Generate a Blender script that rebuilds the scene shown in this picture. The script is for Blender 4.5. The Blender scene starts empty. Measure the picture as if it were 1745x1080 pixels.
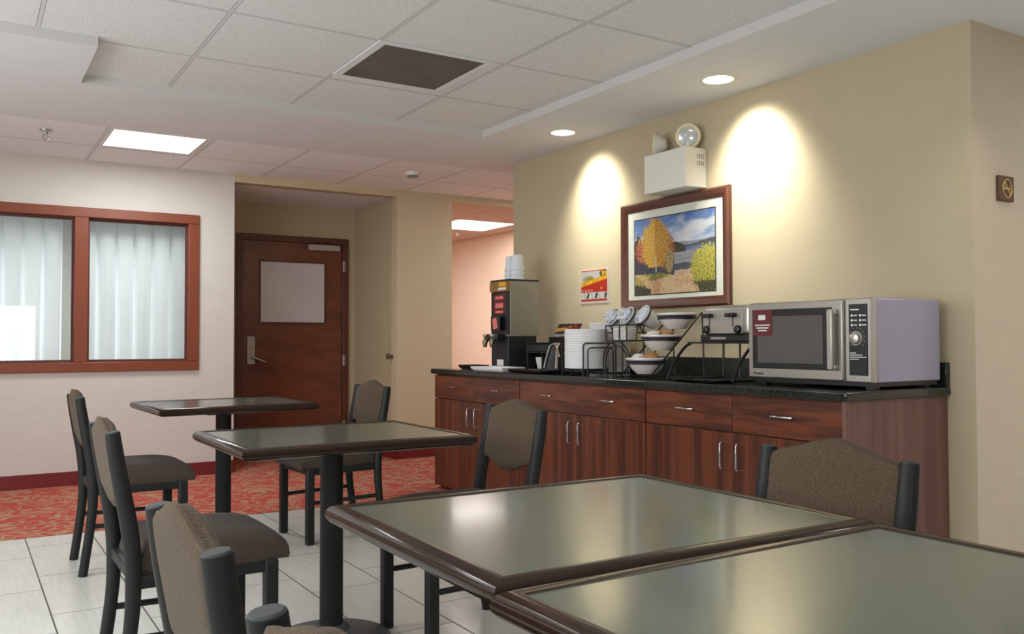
import bpy, bmesh, math, random
from mathutils import Vector, Matrix, noise
random.seed(7)
PI = math.pi
scene = bpy.context.scene
C = scene.collection

# ------------------------------------------------------------------ helpers
def S(r, g, b):
    def f(c):
        c /= 255.0
        return c/12.92 if c <= .04045 else ((c+.055)/1.055)**2.4
    return (f(r), f(g), f(b), 1.0)

def obj(name, bm, mat, parent=None, smooth=False, bevel=0, seg=2):
    me = bpy.data.meshes.new(name)
    bmesh.ops.recalc_face_normals(bm, faces=bm.faces[:])
    bm.to_mesh(me); bm.free()
    if mat: me.materials.append(mat)
    if smooth:
        for p in me.polygons: p.use_smooth = True
        try: me.set_sharp_from_angle(angle=math.radians(42))
        except Exception: pass
    o = bpy.data.objects.new(name, me); C.objects.link(o)
    if parent: o.parent = parent
    if bevel:
        m = o.modifiers.new('soft_edge', 'BEVEL'); m.width = bevel; m.segments = seg
        m.limit_method = 'ANGLE'; m.angle_limit = math.radians(40)
        if not smooth:
            for p in me.polygons: p.use_smooth = True
            try: me.set_sharp_from_angle(angle=math.radians(42))
            except Exception: pass
    return o

def tag(o, label, cat, group=None):
    o['label'] = label; o['category'] = cat
    if group: o['group'] = group
    return o

def thing(name, label, cat, loc=(0, 0, 0), rotz=0, group=None):
    o = bpy.data.objects.new(name, None); C.objects.link(o)
    o.empty_display_size = .1
    o.location = loc; o.rotation_euler = (0, 0, rotz)
    return tag(o, label, cat, group)

def struct(name, bm, m, parent=None, **k):
    o = obj(name, bm, m, parent, **k)
    if not parent: o['kind'] = 'structure'
    return o

def dup(root, loc, rotz, label, group=None):
    r = root.copy(); C.objects.link(r); r.location = loc; r.rotation_euler = (0, 0, rotz)
    r['label'] = label
    if group: r['group'] = group
    for ch in list(root.children):
        c = ch.copy(); C.objects.link(c); c.parent = r
        for g in list(ch.children):
            d = g.copy(); C.objects.link(d); d.parent = c
    return r

def B(): return bmesh.new()

def box(bm, x0, x1, y0, y1, z0, z1, mtx=None):
    v = [bm.verts.new((x, y, z)) for x in (x0, x1) for y in (y0, y1) for z in (z0, z1)]
    for f in ((0,1,3,2), (4,6,7,5), (0,4,5,1), (2,3,7,6), (0,2,6,4), (1,5,7,3)):
        bm.faces.new([v[i] for i in f])
    if mtx:
        for q in v: q.co = mtx @ q.co
    return bm

def bx(*a): return box(B(), *a)

def quad(bm, *pts):
    bm.faces.new([bm.verts.new(p) for p in pts]); return bm

def tube(bm, pts, r, seg=10, closed=False, rx=None):
    """sweep a circle (or ellipse: r across, rx other) along pts"""
    pts = [Vector(p) for p in pts]; n = len(pts); rings = []
    up = Vector((0, 0, 1)); prev = None
    for i, p in enumerate(pts):
        if closed: t = (pts[(i+1) % n] - pts[i-1])
        else: t = (pts[min(i+1, n-1)] - pts[max(i-1, 0)])
        t.normalize()
        if prev is None:
            a = up if abs(t.dot(up)) < .9 else Vector((0, 1, 0))
            u = (a - t*a.dot(t)).normalized()
        else:
            u = (prev - t*prev.dot(t)).normalized()
        prev = u; w = t.cross(u)
        rr = r[i] if isinstance(r, (list, tuple)) else r
        r2 = rr if rx is None else rx
        rings.append([bm.verts.new(p + u*math.cos(2*PI*k/seg)*rr + w*math.sin(2*PI*k/seg)*r2) for k in range(seg)])
    m = n if closed else n-1
    for i in range(m):
        a, b = rings[i], rings[(i+1) % n]
        for k in range(seg):
            bm.faces.new((a[k], a[(k+1) % seg], b[(k+1) % seg], b[k]))
    if not closed:
        bm.faces.new(rings[0][::-1]); bm.faces.new(rings[-1])
    return bm

def lathe(bm, prof, c=(0, 0, 0), seg=28, mtx=None, sy=1.0):
    """prof: list of (r, z) from bottom to top; r==0 closes"""
    rings = []
    for r, z in prof:
        if r <= 1e-6:
            rings.append([bm.verts.new((c[0], c[1], c[2]+z))])
        else:
            rings.append([bm.verts.new((c[0]+r*math.cos(2*PI*k/seg), c[1]+sy*r*math.sin(2*PI*k/seg), c[2]+z)) for k in range(seg)])
    for a, b in zip(rings, rings[1:]):
        for k in range(seg):
            k2 = (k+1) % seg
            if len(a) == 1 and len(b) == 1: continue
            if len(a) == 1: bm.faces.new((a[0], b[k2], b[k]))
            elif len(b) == 1: bm.faces.new((a[k], a[k2], b[0]))
            else: bm.faces.new((a[k], a[k2], b[k2], b[k]))
    if mtx:
        for ring in rings:
            for v in ring: v.co = mtx @ v.co
    return bm

def frame_sweep(bm, hx, hy, prof):
    """mitred rectangular moulding: prof = closed list of (offset outward, z)"""
    rings = []
    for d, z in prof:
        rings.append([bm.verts.new((sx*(hx+d), sy*(hy+d), z)) for sx, sy in ((-1,-1), (1,-1), (1,1), (-1,1))])
    n = len(prof)
    for i in range(n):
        a, b = rings[i], rings[(i+1) % n]
        for k in range(4):
            bm.faces.new((a[k], a[(k+1) % 4], b[(k+1) % 4], b[k]))
    return bm

def grid_solid(bm, f, nu, nv):
    """closed surface: f(u,v,side)->co, side 0 (front) / 1 (back); borders coincide are bridged"""
    L = []
    for s in (0, 1):
        L.append([[bm.verts.new(f(i/nu, j/nv, s)) for j in range(nv+1)] for i in range(nu+1)])
    for s in (0, 1):
        for i in range(nu):
            for j in range(nv):
                q = [L[s][i][j], L[s][i+1][j], L[s][i+1][j+1], L[s][i][j+1]]
                bm.faces.new(q if s == 0 else q[::-1])
    def bridge(a0, a1, b0, b1): bm.faces.new((a0, a1, b1, b0))
    for i in range(nu):
        bridge(L[0][i][0], L[0][i+1][0], L[1][i][0], L[1][i+1][0])
        bridge(L[0][i][nv], L[0][i+1][nv], L[1][i][nv], L[1][i+1][nv])
    for j in range(nv):
        bridge(L[0][0][j], L[0][0][j+1], L[1][0][j], L[1][0][j+1])
        bridge(L[0][nu][j], L[0][nu][j+1], L[1][nu][j], L[1][nu][j+1])
    return bm

def text_mesh(name, txt, size, mtx, mat, parent, depth=.0008, space=1.0):
    cu = bpy.data.curves.new(name, 'FONT'); cu.body = txt; cu.size = size; cu.extrude = depth
    cu.align_x = 'CENTER'; cu.align_y = 'CENTER'; cu.space_character = space
    t = bpy.data.objects.new(name, cu); C.objects.link(t)
    dg = bpy.context.evaluated_depsgraph_get()
    me = bpy.data.meshes.new_from_object(t.evaluated_get(dg))
    bpy.data.objects.remove(t); me.transform(mtx)
    me.materials.clear(); me.materials.append(mat)
    o = bpy.data.objects.new(name, me); C.objects.link(o)
    if parent: o.parent = parent
    return o

# text lying on a plane that faces -X: reading direction is -Y
FACE_NX = Matrix(((0, 0, -1, 0), (-1, 0, 0, 0), (0, 1, 0, 0), (0, 0, 0, 1)))

# ------------------------------------------------------------------ materials
def new_mat(name):
    m = bpy.data.materials.new(name); m.use_nodes = True
    nt = m.node_tree; nt.nodes.clear()
    out = nt.nodes.new('ShaderNodeOutputMaterial'); p = nt.nodes.new('ShaderNodeBsdfPrincipled')
    nt.links.new(p.outputs[0], out.inputs[0])
    return m, nt, p

class NT:
    def __init__(s, nt): s.nt = nt
    def n(s, t, **k):
        x = s.nt.nodes.new(t)
        for a, b in k.items(): setattr(x, a, b)
        return x
    def l(s, a, b): s.nt.links.new(a, b)
    def math(s, op, a, b=None, c=None, clamp=False):
        x = s.n('ShaderNodeMath', operation=op, use_clamp=clamp)
        for i, q in enumerate((a, b, c)):
            if q is None: continue
            if isinstance(q, (int, float)): x.inputs[i].default_value = q
            else: s.l(q, x.inputs[i])
        return x.outputs[0]
    def mix(s, fac, a, b, mode='MIX'):
        x = s.n('ShaderNodeMix', data_type='RGBA', blend_type=mode)
        for i, q in ((0, fac), (6, a), (7, b)):
            if isinstance(q, (int, float)): x.inputs[i].default_value = q
            elif isinstance(q, tuple): x.inputs[i].default_value = q
            else: s.l(q, x.inputs[i])
        return x.outputs[2]
    def coord(s, kind='Object', scale=(1, 1, 1), rand=0):
        tc = s.n('ShaderNodeTexCoord'); mp = s.n('ShaderNodeMapping')
        mp.inputs['Scale'].default_value = scale
        s.l(tc.outputs[kind], mp.inputs['Vector'])
        if rand:
            oi = s.n('ShaderNodeObjectInfo'); mu = s.math('MULTIPLY', oi.outputs['Random'], rand)
            cb = s.n('ShaderNodeCombineXYZ')
            for i in range(3): s.l(mu, cb.inputs[i])
            s.l(cb.outputs[0], mp.inputs['Location'])
        return mp.outputs[0]
    def pos(s): return s.n('ShaderNodeNewGeometry').outputs['Position']
    def xyz(s, v):
        x = s.n('ShaderNodeSeparateXYZ'); s.l(v, x.inputs[0]); return x.outputs
    def noise(s, vec, scale=5, detail=3, rough=.5, dist=0):
        x = s.n('ShaderNodeTexNoise'); x.inputs['Scale'].default_value = scale
        x.inputs['Detail'].default_value = detail; x.inputs['Roughness'].default_value = rough
        x.inputs['Distortion'].default_value = dist
        s.l(vec, x.inputs['Vector']); return x.outputs[0]
    def ramp(s, fac, stops):
        x = s.n('ShaderNodeValToRGB'); e = x.color_ramp.elements
        while len(e) > 1: e.remove(e[0])
        e[0].position, e[0].color = stops[0]
        for p, c in stops[1:]:
            q = e.new(p); q.color = c
        s.l(fac, x.inputs[0]); return x.outputs[0]
    def bump(s, h, strength, dist, target):
        x = s.n('ShaderNodeBump'); x.inputs['Strength'].default_value = strength
        x.inputs['Distance'].default_value = dist
        s.l(h, x.inputs['Height']); s.l(x.outputs[0], target.inputs['Normal'])

def plain(name, col, rough=.5, metal=0, var=.06, scale=18, spec=.5, bump=0, coat=0):
    m, nt, p = new_mat(name); T = NT(nt)
    n = T.noise(T.coord('Object', rand=9), scale, 3)
    dk = tuple(c*(1-var*1.6) for c in col[:3])+(1,); lt = tuple(min(1, c*(1+var)) for c in col[:3])+(1,)
    T.l(T.mix(n, dk, lt), p.inputs['Base Color'])
    p.inputs['Roughness'].default_value = rough; p.inputs['Metallic'].default_value = metal
    p.inputs['Specular IOR Level'].default_value = spec; p.inputs['Coat Weight'].default_value = coat
    if bump: T.bump(n, bump, .002, p)
    return m

def wall_mat(name, col, amt=.05):
    m, nt, p = new_mat(name); T = NT(nt); P = T.pos()
    mp = T.n('ShaderNodeMapping'); mp.inputs['Scale'].default_value = (1, 1, 3.2); T.l(P, mp.inputs['Vector'])
    big = T.noise(mp.outputs[0], 6, 5, .65)
    fine = T.noise(mp.outputs[0], 85, 2, .6)
    a = T.mix(big, tuple(c*(1-amt*1.6) for c in col[:3])+(1,), tuple(min(1, c*(1+amt)) for c in col[:3])+(1,))
    T.l(T.mix(T.math('MULTIPLY', fine, .22), a, tuple(c*.72 for c in col[:3])+(1,)), p.inputs['Base Color'])
    p.inputs['Roughness'].default_value = .72; p.inputs['Specular IOR Level'].default_value = .25
    T.bump(fine, .16, .002, p)
    return m

def tile_ceiling(name, ox, px, oy, py, col, line, barw):
    m, nt, p = new_mat(name); T = NT(nt); P = T.pos(); x, y, z = T.xyz(P)
    def dist(v, o, per):
        q = T.math('DIVIDE', T.math('SUBTRACT', v, o), per)
        f = T.math('FRACT', T.math('ADD', q, .5))
        return T.math('MULTIPLY', T.math('ABSOLUTE', T.math('SUBTRACT', f, .5)), per)
    dx, dy = dist(x, ox, px), dist(y, oy, py)
    d = T.math('MINIMUM', dx, dy)
    bar = T.math('LESS_THAN', d, barw)
    edge = T.math('MULTIPLY', T.math('GREATER_THAN', d, barw*.72), bar)
    sp = T.noise(P, 115, 3, .7)
    spk = T.ramp(sp, [(0.33, (0, 0, 0, 1)), (.46, (1, 1, 1, 1))])
    base = T.mix(spk, tuple(c*.70 for c in col[:3])+(1,), col)
    c2 = T.mix(bar, base, tuple(c*.84 for c in col[:3])+(1,))
    T.l(T.mix(edge, c2, line), p.inputs['Base Color'])
    p.inputs['Roughness'].default_value = .85; p.inputs['Specular IOR Level'].default_value = .2
    T.bump(T.math('ADD', T.math('MULTIPLY', sp, .5), T.math('MULTIPLY', bar, -1.0)), .35, .006, p)
    return m

M = {}
M['wall_back'] = wall_mat('pale_wallpaper', S(208, 202, 194))
M['wall_right'] = wall_mat('tan_wallpaper', S(192, 179, 150))
M['wall_peach'] = wall_mat('peach_wallpaper', S(230, 208, 188))
M['soffit'] = plain('painted_drywall', S(227, 229, 231), .8, var=.015, scale=4, spec=.2)
M['ceil1'] = tile_ceiling('acoustic_tile_recess', 1.04, .7325, 4.07, .745, S(230, 231, 231), S(146, 146, 146), .011)
M['ceil2'] = tile_ceiling('acoustic_tile_back', .858, .70, 6.485, .72, S(243, 247, 249), S(140, 138, 138), .010)
M['char'] = plain('charcoal_metal', S(29, 30, 30), .5, .0, var=.08, scale=30, spec=.28)
M['black'] = plain('black_plastic', S(28, 29, 30), .35, var=.1)
M['blackwire'] = plain('black_wire', S(30, 31, 33), .35, .3, var=.1)
M['chrome'] = plain('chrome', S(205, 205, 205), .18, 1, var=.02)
M['steel'] = plain('brushed_steel', S(184, 181, 174), .34, .85, var=.06, scale=8)
M['steel_side'] = plain('lavender_steel', S(166, 165, 190), .36, .45, var=.05, scale=3)
M['greysteel'] = plain('dispenser_steel', S(150, 148, 134), .45, .35, var=.05)
M['white'] = plain('white_foam', S(232, 232, 233), .55, var=.03, bump=.1)
M['whitepl'] = plain('white_plastic', S(226, 224, 214), .45, var=.02)
M['china'] = plain('white_china', S(222, 214, 208), .25, var=.02, coat=.3)
M['navy'] = plain('dark_band', S(48, 46, 62), .3)
M['paper'] = plain('paper', S(228, 226, 222), .7, var=.03)
M['bread'] = plain('bread_crust', S(176, 130, 84), .8, var=.3, scale=25, bump=.5)
M['wrap'] = plain('clear_wrap', S(224, 222, 224), .25, var=.08, scale=30, bump=.6)
M['sleeve'] = plain('plastic_sleeve', S(216, 224, 238), .2, var=.14, scale=24, bump=.8)
M['red'] = plain('red_print', S(176, 44, 36), .5)
M['maroon'] = plain('maroon_print', S(96, 34, 36), .4)
M['pink'] = plain('pink_card', S(226, 120, 108), .5)
M['yellow'] = plain('yellow_print', S(226, 176, 40), .5)
M['brownlab'] = plain('brown_label', S(150, 112, 58), .5, var=.3, scale=40)
M['gold'] = plain('gold_letter', S(200, 170, 110), .4, .4)
M['plaque'] = plain('brown_plaque', S(92, 66, 46), .5, var=.15)
M['ink'] = plain('dark_ink', S(48, 44, 44), .5)
M['grey_glass'] = plain('microwave_mesh', S(92, 90, 88), .22, var=.05, scale=4)
M['cap'] = plain('grey_cap', S(60, 64, 64), .55, var=.08, spec=.25)
M['lens'] = plain('lamp_lens', S(206, 210, 214), .12, .35, var=.12, scale=20)
M['redbase'] = plain('dark_red_cove_base', S(112, 30, 34), .5, var=.08, scale=6)
M['dark'] = plain('dark_void', S(30, 28, 26), .9)
M['framewood'] = plain('red_brown_wood', S(126, 63, 39), .38, var=.10, scale=9)
M['picwood'] = plain('picture_frame_wood', S(88, 50, 33), .35, var=.16, scale=14)
M['matboard'] = plain('mat_board', S(208, 212, 198), .8, var=.02)
M['bronze'] = plain('dark_bronze', S(118, 108, 88), .25, .8, var=.1)
M['cream'] = plain('cream_rim', S(226, 216, 180), .4, var=.02)
M['plug'] = plain('bulb_grey', S(140, 140, 138), .4)

def wood(name, cols, scale, rough=.32, coat=.15, lock=None):
    m, nt, p = new_mat(name); T = NT(nt)
    v = T.coord('Object', scale, rand=37)
    a = T.noise(v, 3.2, 6, .62, .35); b = T.noise(v, 13, 4, .6, .3)
    f = T.math('ADD', T.math('MULTIPLY', a, .72), T.math('MULTIPLY', b, .28))
    c = T.ramp(f, [(.30, cols[0]), (.46, cols[1]), (.58, cols[2]), (.70, cols[1])])
    T.l(c, p.inputs['Base Color']); p.inputs['Roughness'].default_value = rough
    p.inputs['Coat Weight'].default_value = coat; p.inputs['Coat Roughness'].default_value = .2
    return m
WC = (S(40, 18, 12), S(76, 36, 22), S(112, 57, 32))
M['wood_v'] = wood('cabinet_wood_upright', WC, (2.6, 4.5, .16))
M['wood_h'] = wood('cabinet_wood_level', WC, (4, .42, 4.5))
M['wood_end'] = wood('cabinet_end_wood', (S(84, 54, 50), S(102, 68, 62), S(116, 80, 74)), (4.0, 2, .12), .38)
M['door'] = wood('door_wood', (S(78, 42, 28), S(106, 58, 38), S(124, 68, 44)), (.5, 2, 1.5), .32, .3)
M['doorframe'] = wood('door_frame_wood', (S(70, 38, 26), S(88, 48, 32), S(98, 54, 36)), (3, 3, .3), .4)
M['edge'] = plain('table_edge_brown', S(43, 28, 20), .2, var=.12, scale=5, spec=.3)

def laminate():
    m, nt, p = new_mat('green_grey_laminate'); T = NT(nt)
    n = T.noise(T.coord('Object'), 160, 2)
    T.l(T.mix(n, S(70, 84, 76), S(82, 97, 88)), p.inputs['Base Color'])
    p.inputs['Roughness'].default_value = .22; p.inputs['Specular IOR Level'].default_value = .7
    p.inputs['Coat Weight'].default_value = .4; p.inputs['Coat Roughness'].default_value = .1
    return m
M['lam'] = laminate()

def fabric(name, a, b):
    m, nt, p = new_mat(name); T = NT(nt)
    v = T.coord('Object', (1, 1, 1)); n = T.noise(T.coord('Object', (150, 150, 300)), 1, 3, .7)
    g = T.noise(v, 7, 3)
    w = T.n('ShaderNodeTexWave'); w.inputs['Scale'].default_value = 110; w.inputs['Distortion'].default_value = 2.5
    w.bands_direction = 'Z'; T.l(v, w.inputs['Vector'])
    f = T.math('ADD', T.math('MULTIPLY', T.math('SUBTRACT', n, .24), 1.35), T.math('MULTIPLY', w.outputs[1], .22), clamp=True)
    c = T.mix(f, a, b)
    T.l(T.mix(T.math('MULTIPLY', g, .25), c, a), p.inputs['Base Color'])
    p.inputs['Roughness'].default_value = .9; p.inputs['Specular IOR Level'].default_value = .15
    p.inputs['Sheen Weight'].default_value = .05
    T.bump(f, .25, .0015, p)
    return m
M['fab'] = fabric('taupe_weave', S(52, 42, 33), S(106, 91, 72))
M['fabseat'] = fabric('taupe_seat_weave', S(52, 45, 40), S(84, 74, 65))

def granite():
    m, nt, p = new_mat('black_green_granite'); T = NT(nt); P = T.pos()
    n = T.noise(P, 170, 3, .65); g = T.noise(P, 24, 3)
    c = T.ramp(n, [(.40, S(16, 20, 17)), (.58, S(36, 43, 37)), (.70, S(96, 100, 84))])
    T.l(T.mix(T.math('MULTIPLY', g, .5), c, S(26, 30, 28)), p.inputs['Base Color'])
    p.inputs['Roughness'].default_value = .14; p.inputs['Specular IOR Level'].default_value = .6
    return m
M['granite'] = granite()

def floor_tile():
    m, nt, p = new_mat('pale_floor_tile'); T = NT(nt); P = T.pos(); x, y, z = T.xyz(P)
    W, L = .3425, .713
    qx = T.math('DIVIDE', T.math('SUBTRACT', x, .345), W)
    col = T.math('FLOOR', qx)
    par = T.math('FRACT', T.math('MULTIPLY', T.math('ADD', col, 101), .5))      # 0 or .5
    off = T.math('ADD', .345, T.math('MULTIPLY', par, .53))
    qy = T.math('DIVIDE', T.math('SUBTRACT', y, off), L)
    row = T.math('FLOOR', qy)
    fx = T.math('FRACT', qx); fy = T.math('FRACT', qy)
    dx = T.math('MULTIPLY', T.math('MINIMUM', fx, T.math('SUBTRACT', 1, fx)), W)
    dy = T.math('MULTIPLY', T.math('MINIMUM', fy, T.math('SUBTRACT', 1, fy)), L)
    gr = T.math('MAXIMUM', T.math('LESS_THAN', dx, .0032), T.math('LESS_THAN', dy, .0028))
    idv = T.n('ShaderNodeCombineXYZ'); T.l(col, idv.inputs[0]); T.l(row, idv.inputs[1])
    wn = T.n('ShaderNodeTexWhiteNoise', noise_dimensions='3D'); T.l(idv.outputs[0], wn.inputs['Vector'])
    mp = T.n('ShaderNodeMapping'); mp.inputs['Scale'].default_value = (22, 1.6, 1); T.l(P, mp.inputs['Vector'])
    st = T.noise(mp.outputs[0], 2.5, 5, .65)
    base = T.mix(st, S(186, 186, 178), S(220, 221, 217))
    base = T.mix(T.math('MULTIPLY', wn.outputs[0], .16), base, S(168, 164, 150))
    T.l(T.mix(gr, base, S(78, 76, 72)), p.inputs['Base Color'])
    T.l(T.math('ADD', .22, T.math('MULTIPLY', gr, .5)), p.inputs['Roughness'])
    p.inputs['Specular IOR Level'].default_value = .5
    T.bump(T.math('MULTIPLY', gr, -1), .3, .002, p)
    return m
M['tile'] = floor_tile()

def carpet():
    m, nt, p = new_mat('red_scroll_carpet'); T = NT(nt); P = T.pos()
    w = T.n('ShaderNodeTexNoise'); w.inputs['Scale'].default_value = 3.2; w.inputs['Detail'].default_value = 1
    T.l(P, w.inputs['Vector'])
    add = T.n('ShaderNodeMix', data_type='VECTOR'); add.inputs[0].default_value = .22
    T.l(P, add.inputs[4]); T.l(w.outputs[1], add.inputs[5])
    n = T.noise(add.outputs[1], 9, 1.5, .5, 1.6)
    d = T.math('ABSOLUTE', T.math('SUBTRACT', n, .5))
    line = T.ramp(d, [(0, (1, 1, 1, 1)), (.035, (1, 1, 1, 1)), (.06, (0, 0, 0, 1))])
    n2 = T.noise(P, 260, 2)
    red = T.mix(n2, S(150, 58, 50), S(190, 92, 80))
    tan = T.mix(n2, S(146, 112, 86), S(188, 154, 124))
    T.l(T.mix(line, red, tan), p.inputs['Base Color'])
    p.inputs['Roughness'].default_value = .95; p.inputs['Specular IOR Level'].default_value = .1
    T.bump(n2, .6, .004, p)
    return m
M['carpet'] = carpet()

def curtain_mat():
    m, nt, p = new_mat('pale_blue_curtain_cloth'); T = NT(nt); v = T.coord('Object')
    n = T.noise(v, 120, 2)
    c = T.mix(n, S(226, 229, 231), S(238, 240, 242))
    T.l(c, p.inputs['Base Color']); p.inputs['Roughness'].default_value = .85
    p.inputs['Specular IOR Level'].default_value = .1
    out = [q for q in nt.nodes if q.type == 'OUTPUT_MATERIAL'][0]
    tl = T.n('ShaderNodeBsdfTranslucent'); T.l(c, tl.inputs[0]); mx = T.n('ShaderNodeMixShader'); mx.inputs[0].default_value = .34
    T.l(p.outputs[0], mx.inputs[1]); T.l(tl.outputs[0], mx.inputs[2]); T.l(mx.outputs[0], out.inputs[0])
    return m
M['curtain'] = curtain_mat()

def glass(name, tint, alpha_like=.9, rough=.0):
    m, nt, p = new_mat(name); T = NT(nt)
    nt.nodes.remove(p); out = [q for q in nt.nodes if q.type == 'OUTPUT_MATERIAL'][0]
    tr = T.n('ShaderNodeBsdfTransparent'); tr.inputs[0].default_value = tint
    gl = T.n('ShaderNodeBsdfGlossy'); gl.inputs['Roughness'].default_value = rough
    gl.inputs['Color'].default_value = (1, 1, 1, 1)
    fr = T.n('ShaderNodeFresnel'); fr.inputs['IOR'].default_value = 1.5
    mx = T.n('ShaderNodeMixShader')
    T.l(T.math('MULTIPLY', fr.outputs[0], 1.15, clamp=True), mx.inputs[0])
    T.l(tr.outputs[0], mx.inputs[1]); T.l(gl.outputs[0], mx.inputs[2]); T.l(mx.outputs[0], out.inputs[0])
    return m
M['glass'] = glass('window_glass', (.94, .96, .95, 1))

def frosted():
    m, nt, p = new_mat('wired_frosted_glass'); T = NT(nt); P = T.pos(); x, y, z = T.xyz(P)
    def g(e):
        f = T.math('FRACT', T.math('MULTIPLY', e, 46)); return T.math('LESS_THAN', T.math('ABSOLUTE', T.math('SUBTRACT', f, .5)), .13)
    ln = T.math('MAXIMUM', g(T.math('ADD', x, z)), g(T.math('SUBTRACT', x, z)))
    n = T.noise(P, 3, 3)
    b = T.mix(n, S(176, 168, 164), S(206, 198, 194))
    T.l(T.mix(T.math('MULTIPLY', ln, .35), b, S(120, 112, 110)), p.inputs['Base Color'])
    p.inputs['Roughness'].default_value = .35
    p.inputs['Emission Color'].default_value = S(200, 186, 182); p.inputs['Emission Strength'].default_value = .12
    return m
M['frost'] = frosted()

def emis(name, col, st):
    m, nt, p = new_mat(name)
    p.inputs['Base Color'].default_value = (.9, .9, .9, 1)
    p.inputs['Emission Color'].default_value = col; p.inputs['Emission Strength'].default_value = st
    return m
M['panel'] = emis('lit_diffuser', (1, .985, .96, 1), 3.0)
M['canlit'] = emis('lit_lamp', (1, .95, .86, 1), 6.0)
M['glow'] = emis('glowing_pane', (.92, .96, 1, 1), 2.2)

def attr_mat(name, rough=.5, spec=.3, gain=1.0):
    m, nt, p = new_mat(name); T = NT(nt)
    a = T.n('ShaderNodeAttribute', attribute_name='paint'); T.l(T.mix(1.0, a.outputs['Color'], (gain, gain, gain, 1), 'MULTIPLY'), p.inputs['Base Color'])
    p.inputs['Roughness'].default_value = rough; p.inputs['Specular IOR Level'].default_value = spec
    return m
M['paint'] = attr_mat('painted_print', .5, .3, .82)
M['print'] = attr_mat('printed_sheet', .4, .3, .68)

def grille_mat():
    m, nt, p = new_mat('dark_vent_grille'); T = NT(nt); P = T.pos(); x, y, z = T.xyz(P)
    def g(e, k): return T.math('GREATER_THAN', T.math('ABSOLUTE', T.math('SUBTRACT', T.math('FRACT', T.math('MULTIPLY', e, k)), .5)), .27)
    ln = T.math('MAXIMUM', g(x, 62), g(y, 62)); n = T.noise(P, 5, 4)
    c = T.mix(n, S(84, 80, 71), S(134, 128, 121))
    T.l(T.mix(ln, S(52, 49, 43), c), p.inputs['Base Color']); p.inputs['Roughness'].default_value = .7
    return m
M['grille'] = grille_mat()

def painted_grid(name, W, H, nu, nv, fn, mat, parent, frm):
    """flat sheet with colours per corner; frm(u,v)->co"""
    bm = B(); vs = [[bm.verts.new(frm(i/nu, j/nv)) for j in range(nv+1)] for i in range(nu+1)]
    for i in range(nu):
        for j in range(nv):
            bm.faces.new((vs[i][j], vs[i+1][j], vs[i+1][j+1], vs[i][j+1]))
    me = bpy.data.meshes.new(name); bm.to_mesh(me); bm.free()
    at = me.color_attributes.new('paint', 'FLOAT_COLOR', 'POINT')
    k = 0
    for i in range(nu+1):
        for j in range(nv+1):
            at.data[k].color = fn(i/nu, j/nv); k += 1
    me.materials.append(mat)
    o = bpy.data.objects.new(name, me); C.objects.link(o)
    if parent: o.parent = parent
    return o

# ------------------------------------------------------------------ room constants
XW, YB, YN = 3.87, 7.79, 2.27          # counter wall, window wall, near corner of the counter wall
ZC, ZR = 2.585, 2.637                  # soffit height, tile recess height
XL, YR, XR = -2.2, -3.2, 6.3           # left wall, rear wall, far right wall
AX0, AX1, AY, AZ = 2.03, 3.568, 8.842, 2.522   # door alcove

# ------------------------------------------------------------------ shell
bm = B(); box(bm, XL, XR+.1, YR, 5.862, -.1, 0); struct('floor', bm, M['tile'])
bm = B(); box(bm, XL, XR+.1, 5.862, 13.2, -.1, .004); struct('floor_carpet', bm, M['carpet'])

wx0, wx1, wz0, wz1 = -.30, 1.733, .895, 2.204      # window opening (outer edge of the casing)
bm = B()
T_ = .12
box(bm, XL, wx0+.03, YB, YB+T_, 0, 2.7)
box(bm, wx0+.03, wx1-.03, YB, YB+T_, 0, wz0+.03)
box(bm, wx0+.03, wx1-.03, YB, YB+T_, wz1-.03, 2.7)
box(bm, wx1-.03, AX0, YB, YB+T_, 0, 2.7)
struct('wall_back', bm, M['wall_back'])
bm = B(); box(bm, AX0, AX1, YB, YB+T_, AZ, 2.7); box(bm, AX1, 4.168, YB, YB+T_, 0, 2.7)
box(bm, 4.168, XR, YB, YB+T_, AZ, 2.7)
struct('wall_column', bm, wall_mat('warm_lit_wallpaper', S(208, 192, 160)))  # warm light on the pale wallpaper, put into a tan base colour
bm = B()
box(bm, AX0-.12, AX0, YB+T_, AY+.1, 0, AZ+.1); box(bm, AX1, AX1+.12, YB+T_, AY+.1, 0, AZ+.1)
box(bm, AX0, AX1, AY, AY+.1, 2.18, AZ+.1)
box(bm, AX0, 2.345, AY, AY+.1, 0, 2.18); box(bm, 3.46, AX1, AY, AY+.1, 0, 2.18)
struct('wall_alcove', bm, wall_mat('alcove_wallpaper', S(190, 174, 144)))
struct('ceiling_alcove', bx(AX0, AX1, YB+.1, AY, AZ, AZ+.08), M['soffit'])
# counter wall with its two ends
struct('wall_right', bx(XW, XW+.14, YN+.0015, 6.16, 0, 2.7), M['wall_right'])
struct('wall_right_return', bx(XW+.0015, XR, YN, YN+.14, 0, 2.7), wall_mat('return_wallpaper', S(206, 192, 170)))
bm = B(); lz0, lz1, ly0_, ly1_ = .85, 2.15, .4, 5.4
box(bm, XL-.1, XL, YR, ly0_, 0, 2.7); box(bm, XL-.1, XL, ly1_, YB, 0, 2.7); box(bm, XL-.1, XL, ly0_, ly1_, 0, lz0); box(bm, XL-.1, XL, ly0_, ly1_, lz1, 2.7)
struct('wall_left', bm, M['wall_back'])
struct('left_fill_pane', bx(XL-.09, XL-.07, ly0_, ly1_, lz0, lz1), M['glow'])  # unseen glowing pane added in the left wall to brighten room and ceiling
struct('wall_far_right', bx(XR, XR+.1, YR, 13.2, 0, 2.75), M['wall_peach'])
struct('wall_corridor_end', bx(2, XR, 13.1, 13.2, 0, 2.75), M['wall_peach'])
struct('wall_corridor_left', bx(AX1+.12, AX1+.2, YB+T_, 13.1, 0, 2.75), M['wall_peach'])
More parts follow.
